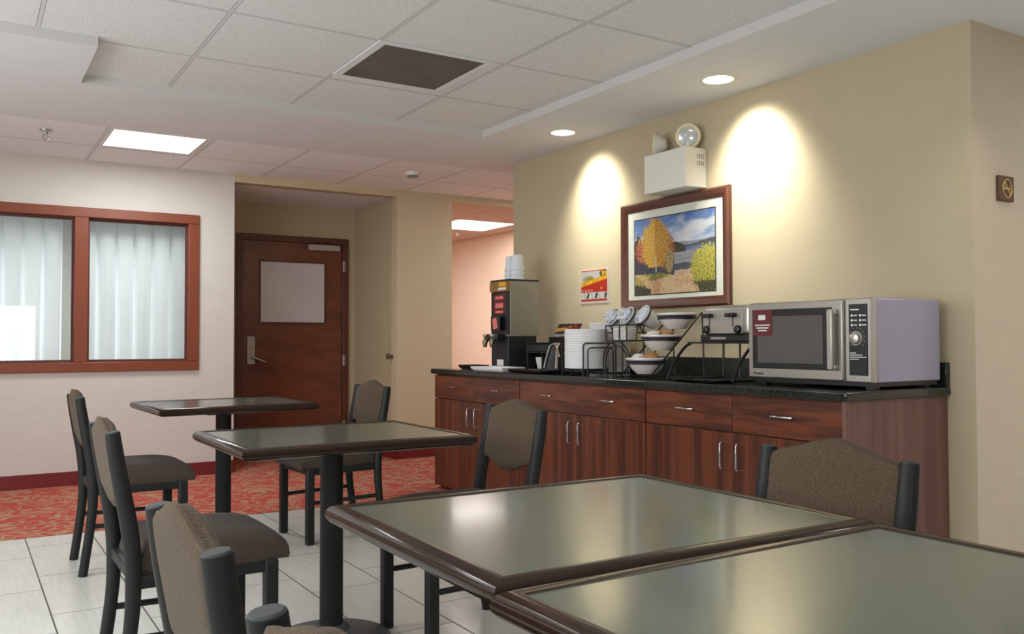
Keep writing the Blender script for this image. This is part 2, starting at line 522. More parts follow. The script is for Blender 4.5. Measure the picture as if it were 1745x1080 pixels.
# rear wall with a window
bm = B(); rx0, rx1, rz0, rz1 = -.6, 1.24, .78, 1.80
box(bm, XL, rx0, YR-.1, YR, 0, 2.7); box(bm, rx1, XR, YR-.1, YR, 0, 2.7)
box(bm, rx0, rx1, YR-.1, YR, 0, rz0); box(bm, rx0, rx1, YR-.1, YR, rz1, 2.7)
struct('wall_rear', bm, M['wall_back'])
struct('window_2', bx(rx0, rx1, YR-.08, YR-.06, rz0, rz1), M['glow'])

# ceilings
struct('ceiling', bx(XL, 3.172, YR, 5.47, ZR, ZR+.06), M['ceil1'])
bm = B()
box(bm, 3.172, XR, YR, 6.49, ZC, ZC+.14)
box(bm, XL, 3.172, 5.47, 6.49, ZC, ZC+.14)
box(bm, XL, .57, 4.75, 5.47, ZC, ZC+.14)
struct('ceiling_soffit', bm, M['soffit'])
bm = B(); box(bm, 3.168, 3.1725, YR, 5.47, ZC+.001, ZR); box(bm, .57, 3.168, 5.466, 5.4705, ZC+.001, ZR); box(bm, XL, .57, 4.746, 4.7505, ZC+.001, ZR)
struct('coffer_shade_strips', bm, plain('shaded_coffer_face', S(204, 202, 200), .8, var=.015, scale=4, spec=.2))  # thin strips over the coffer faces, their shade put in as darker grey
struct('ceiling_back', bx(XL, XR, 6.49, YB, ZC+.004, ZC+.14), M['ceil2'])
struct('ceiling_corridor', bx(AX1+.12, XR, YB+T_, 13.1, 2.6, 2.7), tile_ceiling('corridor_tile', 5.05, .62, 8.75, .62, S(206, 186, 172), S(120, 100, 90), .009))

# cove base along the window wall
struct('baseboard_back', bx(XL, AX0, YB-.012, YB, .004, .113), M['redbase'])
struct('baseboard_column', bx(AX1, 4.168, YB-.012, YB, .004, .113), M['redbase'])
bm = B(); box(bm, AX0, AX0+.012, YB, AY, .004, .113); box(bm, AX1-.012, AX1, YB, AY, .004, .113); box(bm, AX0, 2.32, AY-.012, AY, .004, .113); box(bm, 3.483, AX1, AY-.012, AY, .004, .113)
struct('baseboard_alcove', bm, M['redbase'])

# ------------------------------------------------------------------ interior window with curtains
win = bpy.data.objects.new('window_1', None); C.objects.link(win); win['kind'] = 'structure'
bm = B(); y0, y1 = YB-.028, YB+.10
box(bm, wx0, wx1, y0, y1, wz1-.078, wz1); box(bm, wx0, wx1, y0, y1, wz0, wz0+.076)
box(bm, wx1-.088, wx1, y0, y1, wz0+.076, wz1-.078); box(bm, wx0, wx0+.088, y0, y1, wz0+.076, wz1-.078)
obj('window_frame', bm, M['framewood'], win, bevel=.005)
obj('mullion', bx(.778, .878, y0-.002, y1, wz0+.076, wz1-.078), M['framewood'], win, bevel=.005)
for a, b in ((wx0+.088, .778), (.878, wx1-.088)):
    bm = B(); z0, z1 = wz0+.076, wz1-.078
    box(bm, a, b, YB+.03, YB+.05, z1-.022, z1); box(bm, a, b, YB+.03, YB+.05, z0, z0+.02)
    box(bm, a, a+.016, YB+.03, YB+.05, z0+.02, z1-.022); box(bm, b-.016, b, YB+.03, YB+.05, z0+.02, z1-.022)
    obj('window_sash', bm, plain('dark_sash', S(92, 48, 38), .4), win)
    obj('window_pane', bx(a+.012, b-.012, YB+.038, YB+.044, z0+.015, z1-.018), M['glass'], win)
# closed niche behind the glass
bm = B(); box(bm, wx0, wx1, YB+.42, YB+.46, .6, 2.5); box(bm, wx0-.05, wx0, YB+T_, YB+.46, .6, 2.5); box(bm, wx1, wx1+.05, YB+T_, YB+.46, .6, 2.5); box(bm, wx0, wx1, YB+T_, YB+.42, .56, .6); box(bm, wx0, wx1, YB+T_, YB+.42, 2.5, 2.54)
struct('wall_window_niche', bm, plain('niche_paint', S(196, 196, 188), .8))

def curtain(xa, xb, pleats, label, seed):
    """pleated drape: shallow scallops pinched at the heading, opening into soft folds"""
    bm = B(); nx, nz = 150, 44; zt, zb = 2.30, .72
    rnd = random.Random(seed); ph = [rnd.uniform(-.06, .06) for _ in range(60)]; am = [rnd.uniform(.75, 1.25) for _ in range(60)]
    V = []
    for i in range(nx+1):
        col = []
        u = i/nx
        for j in range(nz+1):
            t = j/nz; z = zt+(zb-zt)*t
            s = u*pleats; k = int(min(s, pleats-.001)); f = s-k
            lean = ph[k]*t*1.2; ff = min(1, max(0, f+lean*math.sin(PI*f)))
            pinch = math.exp(-(min(f, 1-f)/(.045+.07*t))**2)
            belly = math.sin(PI*ff)**(.7)*(.026+.036*t)*am[k]
            fold = .005*t*math.sin(2*PI*ff*2+ph[k]*40)*am[k]
            y = YB+.235 - belly - fold + pinch*.060
            col.append(bm.verts.new((xa+(xb-xa)*u + .01*t*math.sin(9*u+seed), y, z)))
        V.append(col)
    for i in range(nx):
        for j in range(nz):
            bm.faces.new((V[i][j], V[i+1][j], V[i+1][j+1], V[i][j+1]))
    o = obj('curtain', bm, M['curtain'], None, smooth=True)
    return tag(o, label, 'curtain', 'pleated curtains behind the window')
curtain(wx0+.02, .722, 7, 'pale blue pleated curtain behind the left window pane', 3)
curtain(.83, 1.70, 6, 'pale blue pleated curtain behind the right pane, beside the door alcove', 5)
tag(obj('curtain_rail', tube(B(), [(wx0+.01, YB+.26, 2.32), (wx1-.01, YB+.26, 2.32)], .012, 8), M['steel']), 'slim metal curtain rail above the pleated curtains behind glass', 'rail')

# ------------------------------------------------------------------ door in the alcove
d = bpy.data.objects.new('door_1', None); C.objects.link(d); d['kind'] = 'structure'
bm = B(); fy = AY-.03
box(bm, 2.322, 2.384, fy, AY+.06, .004, 2.204); box(bm, 3.422, 3.483, fy, AY+.06, .004, 2.204); box(bm, 2.384, 3.422, fy, AY+.06, 2.142, 2.204)
obj('door_frame', bm, M['doorframe'], d, bevel=.004)
bm = B(); ly0, ly1 = AY-.002, AY+.045
gx0, gx1, gz0, gz1 = 2.566, 3.231, 1.326, 1.934
box(bm, 2.386, gx0, ly0, ly1, .012, 2.14); box(bm, gx1, 3.42, ly0, ly1, .012, 2.14)
box(bm, gx0, gx1, ly0, ly1, .012, gz0); box(bm, gx0, gx1, ly0, ly1, gz1, 2.14)
obj('door_leaf', bm, M['door'], d)
bm = B()
for q in ((gx0-.018, gx0, gz0-.018, gz1+.018), (gx1, gx1+.018, gz0-.018, gz1+.018), (gx0, gx1, gz1, gz1+.018), (gx0, gx1, gz0-.018, gz0)):
    box(bm, q[0], q[1], ly0-.008, ly0, q[2], q[3])
obj('glazing_bead', bm, M['doorframe'], d)
obj('door_pane', bx(gx0, gx1, ly0+.012, ly0+.02, gz0, gz1), M['frost'], d)
lp = obj('lock_plate', bx(2.43, 2.508, ly0-.014, ly0, .905, 1.183), M['steel'], d, bevel=.004)
bm = B(); tube(bm, [(2.47, ly0-.012, .975), (2.47, ly0-.06, .975), (2.49, ly0-.065, .972), (2.60, ly0-.062, .925)], .0105, 10); obj('door_handle', bm, M['steel'], lp, smooth=True)
bm = B(); lathe(bm, [(0, 0), (.02, 0), (.02, .012), (.012, .016), (0, .016)], mtx=Matrix.Translation((2.468, ly0-.014, 1.075)) @ Matrix.Rotation(PI/2, 4, 'X')); obj('key_cylinder', bm, M['gold'], lp, smooth=True)
cl = obj('door_closer', bx(3.045, 3.384, ly0-.055, ly0, 2.068, 2.128), plain('closer_grey', S(186, 176, 168), .4, .3), d, bevel=.006)
bm = B(); tube(bm, [(3.24, ly0-.03, 2.128), (3.24, ly0-.03, 2.15), (3.06, ly0-.13, 2.155), (3.30, fy-.02, 2.16)], .009, 8)
box(bm, 3.27, 3.33, fy-.03, fy, 2.145, 2.175); obj('closer_arm', bm, M['doorframe'], cl)
for z in (1.915, .93, .25):
    bm = B(); tube(bm, [(3.424, fy-.008, z-.055), (3.424, fy-.008, z+.055)], .010, 10); box(bm, 3.424, 3.452, fy-.004, fy, z-.055, z+.055)
    obj('hinge', bm, M['steel'], d)
bm = B(); lathe(bm, [(0, 0), (.014, 0), (.01, .012), (.01, .03), (.026, .04), (.028, .052), (.02, .064), (0, .066)], mtx=Matrix.Translation((AX1, 7.875, .986)) @ Matrix.Rotation(-PI/2, 4, 'Y'), seg=16)
tag(obj('door_knob', bm, plain('aged_bronze', S(110, 84, 66), .35, .6), None, smooth=True), 'small bronze knob on the right side wall of the door alcove', 'knob')

# ------------------------------------------------------------------ dining tables
def make_table(label, x, y, rz, group='dining tables with pedestal legs', cdx=0):
    t = thing('dining_table', label, 'table', (x, y, 0), rz, group)
    hx, hy, zt = .866/2, .722/2, .79
    e = .040
    obj('tabletop', bx(-hx+e-.002, hx-e+.002, -hy+e-.002, hy-e+.002, zt-.04, zt-.003), M['lam'], t)
    prof = [(-e, zt-.004), (-e+.006, zt-.0005), (-e+.014, zt+.001), (-.018, zt+.0005), (-.008, zt-.004), (-.002, zt-.012), (0, zt-.02), (-.002, zt-.028), (-.009, zt-.036), (-.02, zt-.041), (-e, zt-.041)]
    obj('edge_band', frame_sweep(B(), hx, hy, prof), M['edge'], t, smooth=True)
    bm = B(); lathe(bm, [(0, .018), (.044, .018), (.043, .715), (.046, .727), (0, .727)], seg=24); obj('column', bm, M['char'], t, smooth=True)
    bm = B(); lathe(bm, [(0, .727), (.17, .727), (.22, .748), (0, .748)], seg=4, mtx=Matrix.Rotation(PI/4, 4, 'Z')); obj('support_plate', bm, M['char'], t)
    bm = B(); lathe(bm, [(0, 0.004), (.218, .004), (.224, .008), (.224, .018), (.214, .026), (.12, .045), (.07, .055), (.056, .075), (0, .075)], seg=40); obj('base', bm, plain('table_base_grey', S(70, 72, 78), .5), t, smooth=True)
    return t
t0 = make_table('nearest green topped table, cut off by the bottom right corner', 1.071, 0.720, .012)
TL = 'green topped table %s'
dup(t0, (1.095, 1.455, 0), -.014, 'large green topped table with brown edge, pushed against the nearest table')
dup(t0, (1.210, 3.227, 0), -.004, 'green topped table in the middle, on a pedestal in front of the carpet')
dup(t0, (1.296, 5.183, 0), .04, 'farthest green topped table, in front of the wooden door')

# ------------------------------------------------------------------ chairs (local +x is where the sitter faces)
PATH = [(-.052, .862), (-.040, .78), (-.022, .68), (-.004, .58), (.006, .50), (.010, .42), (.008, .32), (-.002, .22), (-.018, .10), (-.032, 0.0)]
def px_at(z):
    for (x1, z1), (x0, z0) in zip(PATH, PATH[1:]):
        if z0 <= z <= z1: return x0+(x1-x0)*(z-z0)/(z1-z0)
    return PATH[0][0]+(PATH[0][0]-PATH[1][0])/(PATH[0][1]-PATH[1][1])*(z-PATH[0][1])
def smooth_path(pts, n=4):
    out = []
    for i in range(len(pts)-1):
        p0, p1, p2, p3 = pts[max(i-1, 0)], pts[i], pts[i+1], pts[min(i+2, len(pts)-1)]
        for k in range(n):
            t = k/n
            out.append(tuple(.5*((2*b)+(-a+c)*t+(2*a-5*b+4*c-d_)*t*t+(-a+3*b-3*c+d_)*t**3) for a, b, c, d_ in zip(p0, p1, p2, p3)))
    out.append(pts[-1]); return out
HW = .197
def make_chair(label, x, y, rz, group='dining chairs with charcoal legs and taupe padding'):
    t = thing('dining_chair', label, 'chair', (x, y, 0), rz, group)
    for s in (-1, 1):
        pts = smooth_path([(a, s*HW, z) for a, z in PATH], 3)
        lg = obj('rear_leg', tube(B(), pts, [.0215+.004*math.sin(PI*min(1, k/(len(pts)*.7))) for k in range(len(pts))], 16), M['char'], t, smooth=True)
        bm = B(); m = Matrix.Translation((PATH[0][0], s*HW, .862)) @ Matrix.Rotation(math.radians(-8), 4, 'Y')
        lathe(bm, [(.0205, -.001), (.0205, .002), (.018, .0045), (0, .005)], seg=16, mtx=m); obj('leg_cap', bm, M['cap'], lg, smooth=True)
        obj('front_leg', bx(.408, .452, s*HW-.021, s*HW+.021, 0, .425), M['char'], t, bevel=.006)
        bm = B(); tube(bm, [(px_at(.235), s*HW, .235), (.43, s*HW, .228)], .0115, 10); obj('stretcher', bm, M['char'], t, smooth=True)
    bm = B()
    box(bm, .01, .43, HW-.012, HW+.012, .385, .425); box(bm, .01, .43, -HW-.012, -HW+.012, .385, .425)
    box(bm, .418, .442, -HW, HW, .385, .425); box(bm, -.002, .02, -HW, HW, .405, .44)
    obj('seat_frame', bm, M['char'], t, bevel=.004)
    # seat cushion: thick, crowned, rolled front
    def seat(u, v, side):
        X0, X1 = .022, .490; b = v*2-1
        wy = .213-.016*(1-u)**2; eb = (1-abs(b)**6)
        t_ = max(0., (u-.55)/.45); th = t_*PI/2
        x = X0+(X1-X0)*(u if u < .55 else .55+.45*math.sin(th)**.85)
        yy = wy*math.copysign(abs(math.sin(b*PI/2))**.9, b)
        if side == 1: return Vector((min(x, X1-.003), yy*.985, .424))
        back = min(1, u/.05)**.5; roll = max(0, math.cos(th))**.62
        H = .020+(.074*eb**.5+.012*(1-b*b))*back
        return Vector((x, yy, .424+.016+(H-.016)*roll))
    obj('seat', grid_solid(B(), seat, 22, 18), M['fabseat'], t, smooth=True)
    # padded back with a camel-back top and a drooping lower edge
    yi = HW-.012
    def bump_(b): return .5*(1+math.cos(PI*min(1, abs(b)/.92)))
    def panel(off0, off1, puff, inset):
        def f(u, v, side):
            b = u*2-1; y = b*yi
            zt = .864+.035*bump_(b)-inset-.014*abs(b)**12; zb = .652-.042*bump_(b)*1.0+inset*.5
            z = zb+(zt-zb)*v
            r = (.45+.55*(1-abs(b)**8)**.5)*(.25+.75*(1-abs(2*v-1)**7)**.5)
            lo, hi = off0, off1
            x = px_at(z)+(hi+puff*r*(.35+.65*(1-b*b)) if side == 0 else lo)
            return Vector((x, y, z))
        return f
    obj('backrest', grid_solid(B(), panel(-.004, .008, .026, .004), 22, 16), M['fab'], t, smooth=True)
    def rear(u, v, side):
        q = panel(-.006, -.003, 0, 0)(u, v, 0); b = u*2-1
        r = (.4+.6*(1-abs(b)**10)**.5)*(.3+.7*(1-abs(2*v-1)**9)**.5)
        q.x = px_at(q.z) + (-.003 if side == 0 else -.006-.014*r)
        return q
    obj('back_cover', grid_solid(B(), rear, 22, 16), M['fab'], t, smooth=True)
    return t
c0 = make_chair('chair at the left end of the farthest table, standing half on the carpet edge', .56, 4.968, 0)
for x, y, rz, l in (
    (.452, 3.108, 0, 'chair at the left end of the middle table, its rounded seat fully in view'),
    (.342, 1.388, 0, 'chair at the left of the large table, its back and flat leg cap close up'),
    (.322, .705, 0, 'chair at the bottom edge, only a leg cap and a bit of padding showing'),
    (1.752, 1.412, PI+.03, 'chair right of the large table, its broad back before the cabinet end'),
    (1.890, 3.080, PI, 'chair at the right end of the middle table, its back in front of the drawers'),
    (2.098, 5.045, PI+.06, 'chair at the right end of the farthest table, greyish back near the alcove corner'),
    (1.782, .735, PI, 'chair right of the nearest table, only a sliver of leg at the right edge')):
    dup(c0, (x, y, 0), rz, l)

# ------------------------------------------------------------------ cabinets
FX = 3.148                                   # plane of the drawer fronts
CZ = .88                                     # underside of the granite
def pull(bm, p0, p1, out, r=.0045):
    p0, p1 = Vector(p0), Vector(p1); o = Vector(out); dd = (p1-p0).normalized()*.012
    tube(bm, [p0, p0+o*.75, p0+o+dd, p1+o-dd, p1+o*.75, p1], r, 8)
    return bm
def make_cabinet(label, ya, yb):
    """unit between ya (near) and yb (far): two drawers over two doors"""
    t = thing('base_cabinet', label, 'cabinet', (FX, (ya+yb)/2, 0), 0, 'wooden base cabinets under the granite worktop')
    h = (yb-ya)/2
    obj('carcass', bx(.020, XW-FX-.004, -h+.001, h-.001, .075, CZ), M['wood_v'], t)
    obj('plinth', bx(.05, .09, -h+.001, h-.001, .004, .075), M['wood_v'], t)
    for s in (-1, 1):
        a, b = sorted((s*.0015, s*(h-.003)))
        dr = obj('drawer', bx(0, .019, a, b, .699, CZ-.010), M['wood_h'], t, bevel=.0015)
        m = (a+b)/2
        obj('drawer_pull', pull(B(), (0, m-.062, .792), (0, m+.062, .792), (-.028, 0, 0)), M['chrome'], dr, smooth=True)
        do = obj('cabinet_door', bx(0, .019, a, b, .03, .692), M['wood_v'], t, bevel=.0015)
        yh = s*.052
        obj('door_pull', pull(B(), (0, yh, .520), (0, yh, .645), (-.030, 0, 0)), M['chrome'], do, smooth=True)
    return t
make_cabinet('wooden base cabinet nearest the camera, under the microwave', 2.424, 3.678)
make_cabinet('middle wooden base cabinet, under the bowls and plates', 3.682, 4.938)
make_cabinet('farthest wooden base cabinet, under the hot drink dispenser', 4.942, 6.168)
tag(obj('end_panel', bx(FX-.004, XW-.004, 2.404, 2.423, .004, CZ), M['wood_end']), 'tall reddish wood panel closing the near end of the cabinets', 'panel')
ZT = .921
wt = thing('worktop', 'black green granite worktop over the wooden cabinets', 'worktop', (3.126, 2.386, CZ))
obj('slab', bx(0, XW-3.126-.002, 0, 6.196-2.386, 0, ZT-CZ), M['granite'], wt, bevel=.008, seg=3)
obj('backsplash', bx(XW-3.126-.034, XW-3.126-.002, 0.004, 6.158-2.386, ZT-CZ, ZT-CZ+.112), M['granite'], wt, bevel=.003)

# ------------------------------------------------------------------ microwave (front faces -X)
mw = thing('microwave', 'stainless microwave with dial and lavender side, on the near end of the worktop', 'microwave', (3.335, 2.398, ZT+.001))
obj('body', bx(.02, .47, 0, .700, .030, .397), M['steel_side'], mw, bevel=.006)
obj('front_frame', bx(0, .02, 0, .700, .030, .397), M['steel'], mw, bevel=.004)
obj('trim_strip', bx(-.004, 0, 0.001, .020, .032, .395), M['chrome'], mw)
dr = obj('oven_door', bx(-.018, -.001, .151, .700, .034, .394), M['steel'], mw, bevel=.005)
obj('window_surround', bx(-.0195, -.0182, .205, .672, .078, .362), M['black'], dr)
obj('door_window', bx(-.0206, -.0196, .255, .640, .106, .328), M['grey_glass'], dr)
bm = B(); box(bm, -.058, -.040, .176, .208, .080, .352); box(bm, -.045, -.017, .172, .200, .082, .105); box(bm, -.045, -.017, .172, .200, .327, .350)
obj('door_handle', bm, M['steel'], dr, bevel=.006)
text_mesh('logo', 'Amana', .024, Matrix.Translation((-.0184, .640, .055)) @ FACE_NX, M['ink'], dr)
st = obj('warning_sticker', bx(-.0214, -.0207, .545, .668, .235, .362), M['maroon'], dr)
bm = B(); box(bm, -.0222, -.0215, .588, .632, .312, .336)
for k, w in enumerate((.046, .038, .026)): box(bm, -.0222, -.0215, .607-w, .607+w, .284-k*.013, .290-k*.013)
obj('sticker_lettering', bm, M['paper'], st)
cp = obj('control_panel', bx(-.005, -.001, .036, .128, .060, .372), M['black'], mw, bevel=.002)
bm = B()
for r in range(3):
    for c_, w in ((.112, .016), (.070, .020)):
        z = .322-r*.021
        box(bm, -.0062, -.005, c_-.006, c_+.004, z-.005, z+.005); box(bm, -.0062, -.005, c_-.011-w, c_-.011, z-.0025, z+.0025)
box(bm, -.0062, -.005, .075, .118, .345, .350)
for k, w in enumerate((.030, .062, .082, .044)): box(bm, -.0062, -.005, .122-w, .122, .156-k*.009, .1595-k*.009)
obj('panel_lettering', bm, M['paper'], cp)
bm = B()
for k in range(11):
    a = math.radians(-130+k*26); y_, z_ = .086-.040*math.sin(a), .222+.046*math.cos(a)
    box(bm, -.0062, -.005, y_-.002, y_+.002, z_-.003, z_+.003)
obj('dial_marks', bm, M['plug'], cp)
bm = B(); lathe(bm, [(0, 0), (.034, 0), (.031, .010), (.026, .010), (.025, .024), (.021, .027), (0, .027)], mtx=Matrix.Translation((-.005, .086, .222)) @ Matrix.Rotation(-PI/2, 4, 'Y'), seg=24)
obj('dial_knob', bm, M['steel'], cp, smooth=True)
for yy in (.05, .65):
    for xx in (.05, .42): obj('foot', bx(xx-.02, xx+.02, yy-.02, yy+.02, 0, .030), M['black'], mw)
obj('base_vent', bx(.012, .46, .012, .69, .012, .030), M['black'], mw)

# ------------------------------------------------------------------ toaster on its wire stand, trays below
XT = 3.45
sd = thing('toaster_stand', 'black wire stand with splayed legs holding the toaster', 'stand', (XT, 3.38, ZT+.001))
bm = B()
box(bm, -.03, .27, -.215, .26, .196, .206)
obj('shelf', bm, M['blackwire'], sd)
for yl in (.262, -.215):
    bm = B(); tube(bm, smooth_path([(-.02, yl-.02, .198), (-.05, yl, .175), (-.12, yl+.01, .09), (-.165, yl+.012, .004)], 4), .008, 8)
    obj('front_leg', bm, M['blackwire'], sd, smooth=True)
for yl in (.255, .13, -.02, -.205):
    bm = B(); tube(bm, [(.24, yl, .23 if yl > .2 else .2), (.24, yl, .003)], .006, 8)
    if yl > .2: tube(bm, [(.24, yl, .23), (.24, yl, .30)], .006, 8)
    obj('rear_leg', bm, M['blackwire'], sd, smooth=True)
for yl, yr in ((.274, .255), (-.203, -.205)): obj('foot_rail', tube(B(), [(-.165, yl, .007), (.24, yr, .007)], .006, 6), M['blackwire'], sd)

to = thing('toaster', 'chrome four slice toaster on the wire stand left of the microwave', 'toaster', (XT, 3.378, ZT+.208))
obj('base', bx(-.022, .25, -.176, .172, 0, .036), M['black'], to, bevel=.006)
bm = B(); box(bm, -.008, .235, -.172, .168, .036, .192); obj('body', bm, M['steel'], to, bevel=.022, seg=4)
obj('front_panel', bx(-.013, -.006, -.128, .160, .042, .168), plain('brushed_front', S(178, 172, 164), .4, .6), to, bevel=.004)
bm = B()
for yy in (-.115, -.045, .03, .10): box(bm, .03, .20, yy, yy+.03, .189, .1935)
obj('slot', bm, M['dark'], to)
for yy in (.110, -.060):
    obj('lever_track', bx(-.0145, -.0132, yy-.003, yy+.003, .078, .142), M['ink'], to)
    lv = obj('lever', bx(-.048, -.013, yy-.030, yy+.030, .128, .150), M['black'], to, bevel=.006)
for yy in (.128, -.100):
    bm = B(); lathe(bm, [(0, 0), (.022, 0), (.020, .016), (.014, .020), (0, .020)], mtx=Matrix.Translation((-.014, yy, .064)) @ Matrix.Rotation(-PI/2, 4, 'Y'), seg=20)
    obj('browning_knob', bm, M['black'], to, smooth=True)
obj('name_strip', bx(-.024, -.0222, -.02, .09, .012, .024), M['steel'], to)

def tray(label, x, y, lx, ly, z, h, mat, rim=.012, rz=0, name='serving_tray'):
    bm = B(); hx, hy = lx/2, ly/2
    fr = [(-.02, .0), (-.004, h*.5), (0, h), (-rim*.5, h), (-rim, h*.4), (-.028, .006), (-.028, 0)]
    frame_sweep(bm, hx, hy, fr); box(bm, -hx+.027, hx-.027, -hy+.027, hy-.027, 0, .006)
    o = obj(name, bm, mat, None, bevel=.0015); o.location = (x, y, z); o.rotation_euler = (0, 0, rz)
    return tag(o, label, 'tray')
tray('long flat black tray lying under the toaster stand', 3.275, 3.365, .17, .33, ZT+.001, .014, M['black'])
tray('white rectangular tray at the far end of the worktop, before the dispenser', 3.235, 5.37, .19, .44, ZT+.001, .030, M['white'])
tray('small black tray beyond the white tray at the worktop end', 3.32, 5.86, .16, .2, ZT+.001, .032, M['black'])
tray('black tray with pale rim in front of the cutlery holder', 3.235, 4.90, .17, .40, ZT+.001, .024, plain('tray_black_gloss', S(34, 34, 36), .2))

# ------------------------------------------------------------------ bowls on a tiered wire rack
BY = 3.862
BOWLS = [(3.315, .947), (3.425, 1.078), (3.545, 1.203)]
def bowl_at(i, label):
    x, z = BOWLS[i]
    t = thing('serving_bowl', label, 'bowl', (x, BY, z), 0, 'white bowls on the tiered rack')
    prof = [(0, 0), (.056, 0), (.060, .004), (.085, .028), (.104, .060), (.113, .080), (.119, .082), (.119, .090), (.113, .092), (.108, .082), (.098, .060), (.078, .030), (.05, .012), (0, .010)]
    obj('bowl_body', lathe(B(), prof, seg=40), M['china'], t, smooth=True)
    obj('band', lathe(B(), [(.1072, .064), (.1145, .0765), (.1165, .0765), (.1092, .064)], seg=40), M['navy'], t, smooth=True)
    return t
bowl_at(0, 'lowest white bowl of the tiered rack, filled with wrapped bread')
bowl_at(1, 'middle white bowl of the tiered rack, filled with wrapped bread')
bowl_at(2, 'top white bowl of the tiered rack, just below the painting')
rk = thing('bowl_rack', 'black wire rack with sloping sides holding three white bowls', 'rack', (3.30, BY, ZT+.001))
for s in (-1, 1):
    bm = B(); y_ = s*.125
    tube(bm, [(-.10, y_, .006), (.36, y_, .006), (.36, y_, .05), (-.075+.45*.0, y_, .006)][:2], .0045, 8)
    tube(bm, [(-.075, y_, .006), (.325, y_, .375)], .0045, 8); tube(bm, [(.34, y_, .006), (.325, y_, .375)], .0045, 8)
    obj('side_wire', bm, M['blackwire'], rk, smooth=True)
for x, z in BOWLS:
    bm = B(); n = 28; r = .1125; zz = z-ZT+.058
    r = .1095
    tube(bm, [(x-3.30+r*math.cos(2*PI*k/n), r*math.sin(2*PI*k/n), zz) for k in range(n)], .004, 6, closed=True)
    for s in (-1, 1): tube(bm, [(x-3.30, s*r, zz), (x-3.30, s*.125, zz)], .004, 6)
    obj('bowl_ring', bm, M['blackwire'], rk, smooth=True)

def lump(bm, c, rx, ry, rz, seed, rough=.25, sub=2, rot=0):
    r = bmesh.ops.create_icosphere(bm, subdivisions=sub, radius=1)
    m = Matrix.Rotation(rot, 3, 'Z')
    for v in r['verts']:
        k = 1+rough*noise.noise(v.co*1.7+Vector((seed*3.1, seed, 0)))
        v.co = m @ Vector((v.co.x*rx*k, v.co.y*ry*k, v.co.z*rz*k)) + Vector(c)
    return bm
rnd = random.Random(11)
names = ['nearest the front rim', 'at the far left', 'in the middle', 'at the right side', 'at the back', 'on top']
for bi, where in ((0, 'lowest'), (1, 'middle')):
    x, z = BOWLS[bi]
    for k, (dx, dy) in enumerate(((-.055, .0), (-.01, .066), (.0, .0), (-.01, -.062), (.055, .02))):
        br = k in (2, 3)
        top = .092 if br else .086
        o = obj('bread_roll' if br else 'wrapped_bun', lump(B(), (0, 0, 0), .036, .034, .022, k+bi*7, .3, 3, k), M['bread'] if br else M['wrap'], None, smooth=True)
        o.location = (x+dx, BY+dy, z+top+.006)
        tag(o, ('brown bread roll %s of the %s bowl' if br else 'pastry in white wrap %s of the %s bowl') % (names[k], where), 'bread', 'rolls and wrapped buns in the bowls')

# ------------------------------------------------------------------ foam plates, packets and cups
def plate_mesh():
    return lathe(B(), [(0, 0), (.085, 0), (.100, .006), (.132, .008), (.136, .008), (.1365, .0225), (.131, .0228), (.099, .010), (.084, .005), (0, .005)], seg=36)
p0 = obj('foam_plate', plate_mesh(), M['white'], None, smooth=True)
N1 = 16; zA = .955
PL = (3.372, 4.508)
def plate_label(k, n, what):
    if k == 0: return 'white foam plate at the bottom of %s' % what
    if k == n-1: return 'white foam plate on top of %s' % what
    return 'white foam plate in the body of %s' % what
for k in range(N1):
    o = p0 if k == 0 else p0.copy()
    if k: C.objects.link(o)
    o.location = (PL[0]+rnd.uniform(-.001, .001), PL[1]+rnd.uniform(-.001, .001), zA+k*.0153)
    tag(o, plate_label(k, N1, 'the front plate stack in the wire holder'), 'plate', 'foam plates in the front stack')
N2 = 20
for k in range(N2):
    o = p0.copy(); C.objects.link(o)
    o.location = (3.697, 4.68+rnd.uniform(-.001, .001), ZT+.002+k*.0162)
    tag(o, plate_label(k, N2, 'the taller plate stack near the wall'), 'plate', 'foam plates in the back stack')

ph = thing('plate_holder', 'black wire holder around the front stack of foam plates', 'holder', (PL[0], PL[1], ZT+.001))
bm = B()
for k in range(4):
    a = PI/4+k*PI/2; tube(bm, [(.10*math.cos(a), .10*math.sin(a), 0), (.10*math.cos(a), .10*math.sin(a), .030)], .005, 6)
n = 28; tube(bm, [(.138*math.cos(2*PI*k/n), .138*math.sin(2*PI*k/n), .027) for k in range(n)], .0045, 6, closed=True)
tube(bm, [(-.137, 0, .027), (.137, 0, .027)], .004, 6); tube(bm, [(0, -.137, .027), (0, .137, .027)], .004, 6)
obj('base_ring', bm, M['blackwire'], ph, smooth=True)
def loop(bm, c, ux, uy, w, h, r=.0045):
    """rounded upright hoop standing on two feet"""
    c, ux = Vector(c), Vector(ux).normalized(); z = Vector((0, 0, 1)); cr = .02
    pts = [c-ux*w/2, c-ux*w/2+z*(h-cr), c-ux*(w/2-cr*.3)+z*(h-cr*.3), c-ux*(w/2-cr)+z*h, c+ux*(w/2-cr)+z*h, c+ux*(w/2-cr*.3)+z*(h-cr*.3), c+ux*w/2+z*(h-cr), c+ux*w/2]
    return tube(bm, pts, r, 8)
vd = Vector((-.62, -.785, 0)); side = Vector((.785, -.62, 0))          # hoops stand square to the room
obj('front_hoop', loop(B(), vd*.150+side*.085, side, 0, .20, .198), M['blackwire'], ph, smooth=True)
obj('inner_hoop', loop(B(), vd*.158+side*.092, side, 0, .155, .170), M['blackwire'], ph, smooth=True)
obj('side_hoop', loop(B(), (0, .148, 0), (1, 0, 0), 0, .16, .20), M['blackwire'], ph, smooth=True)

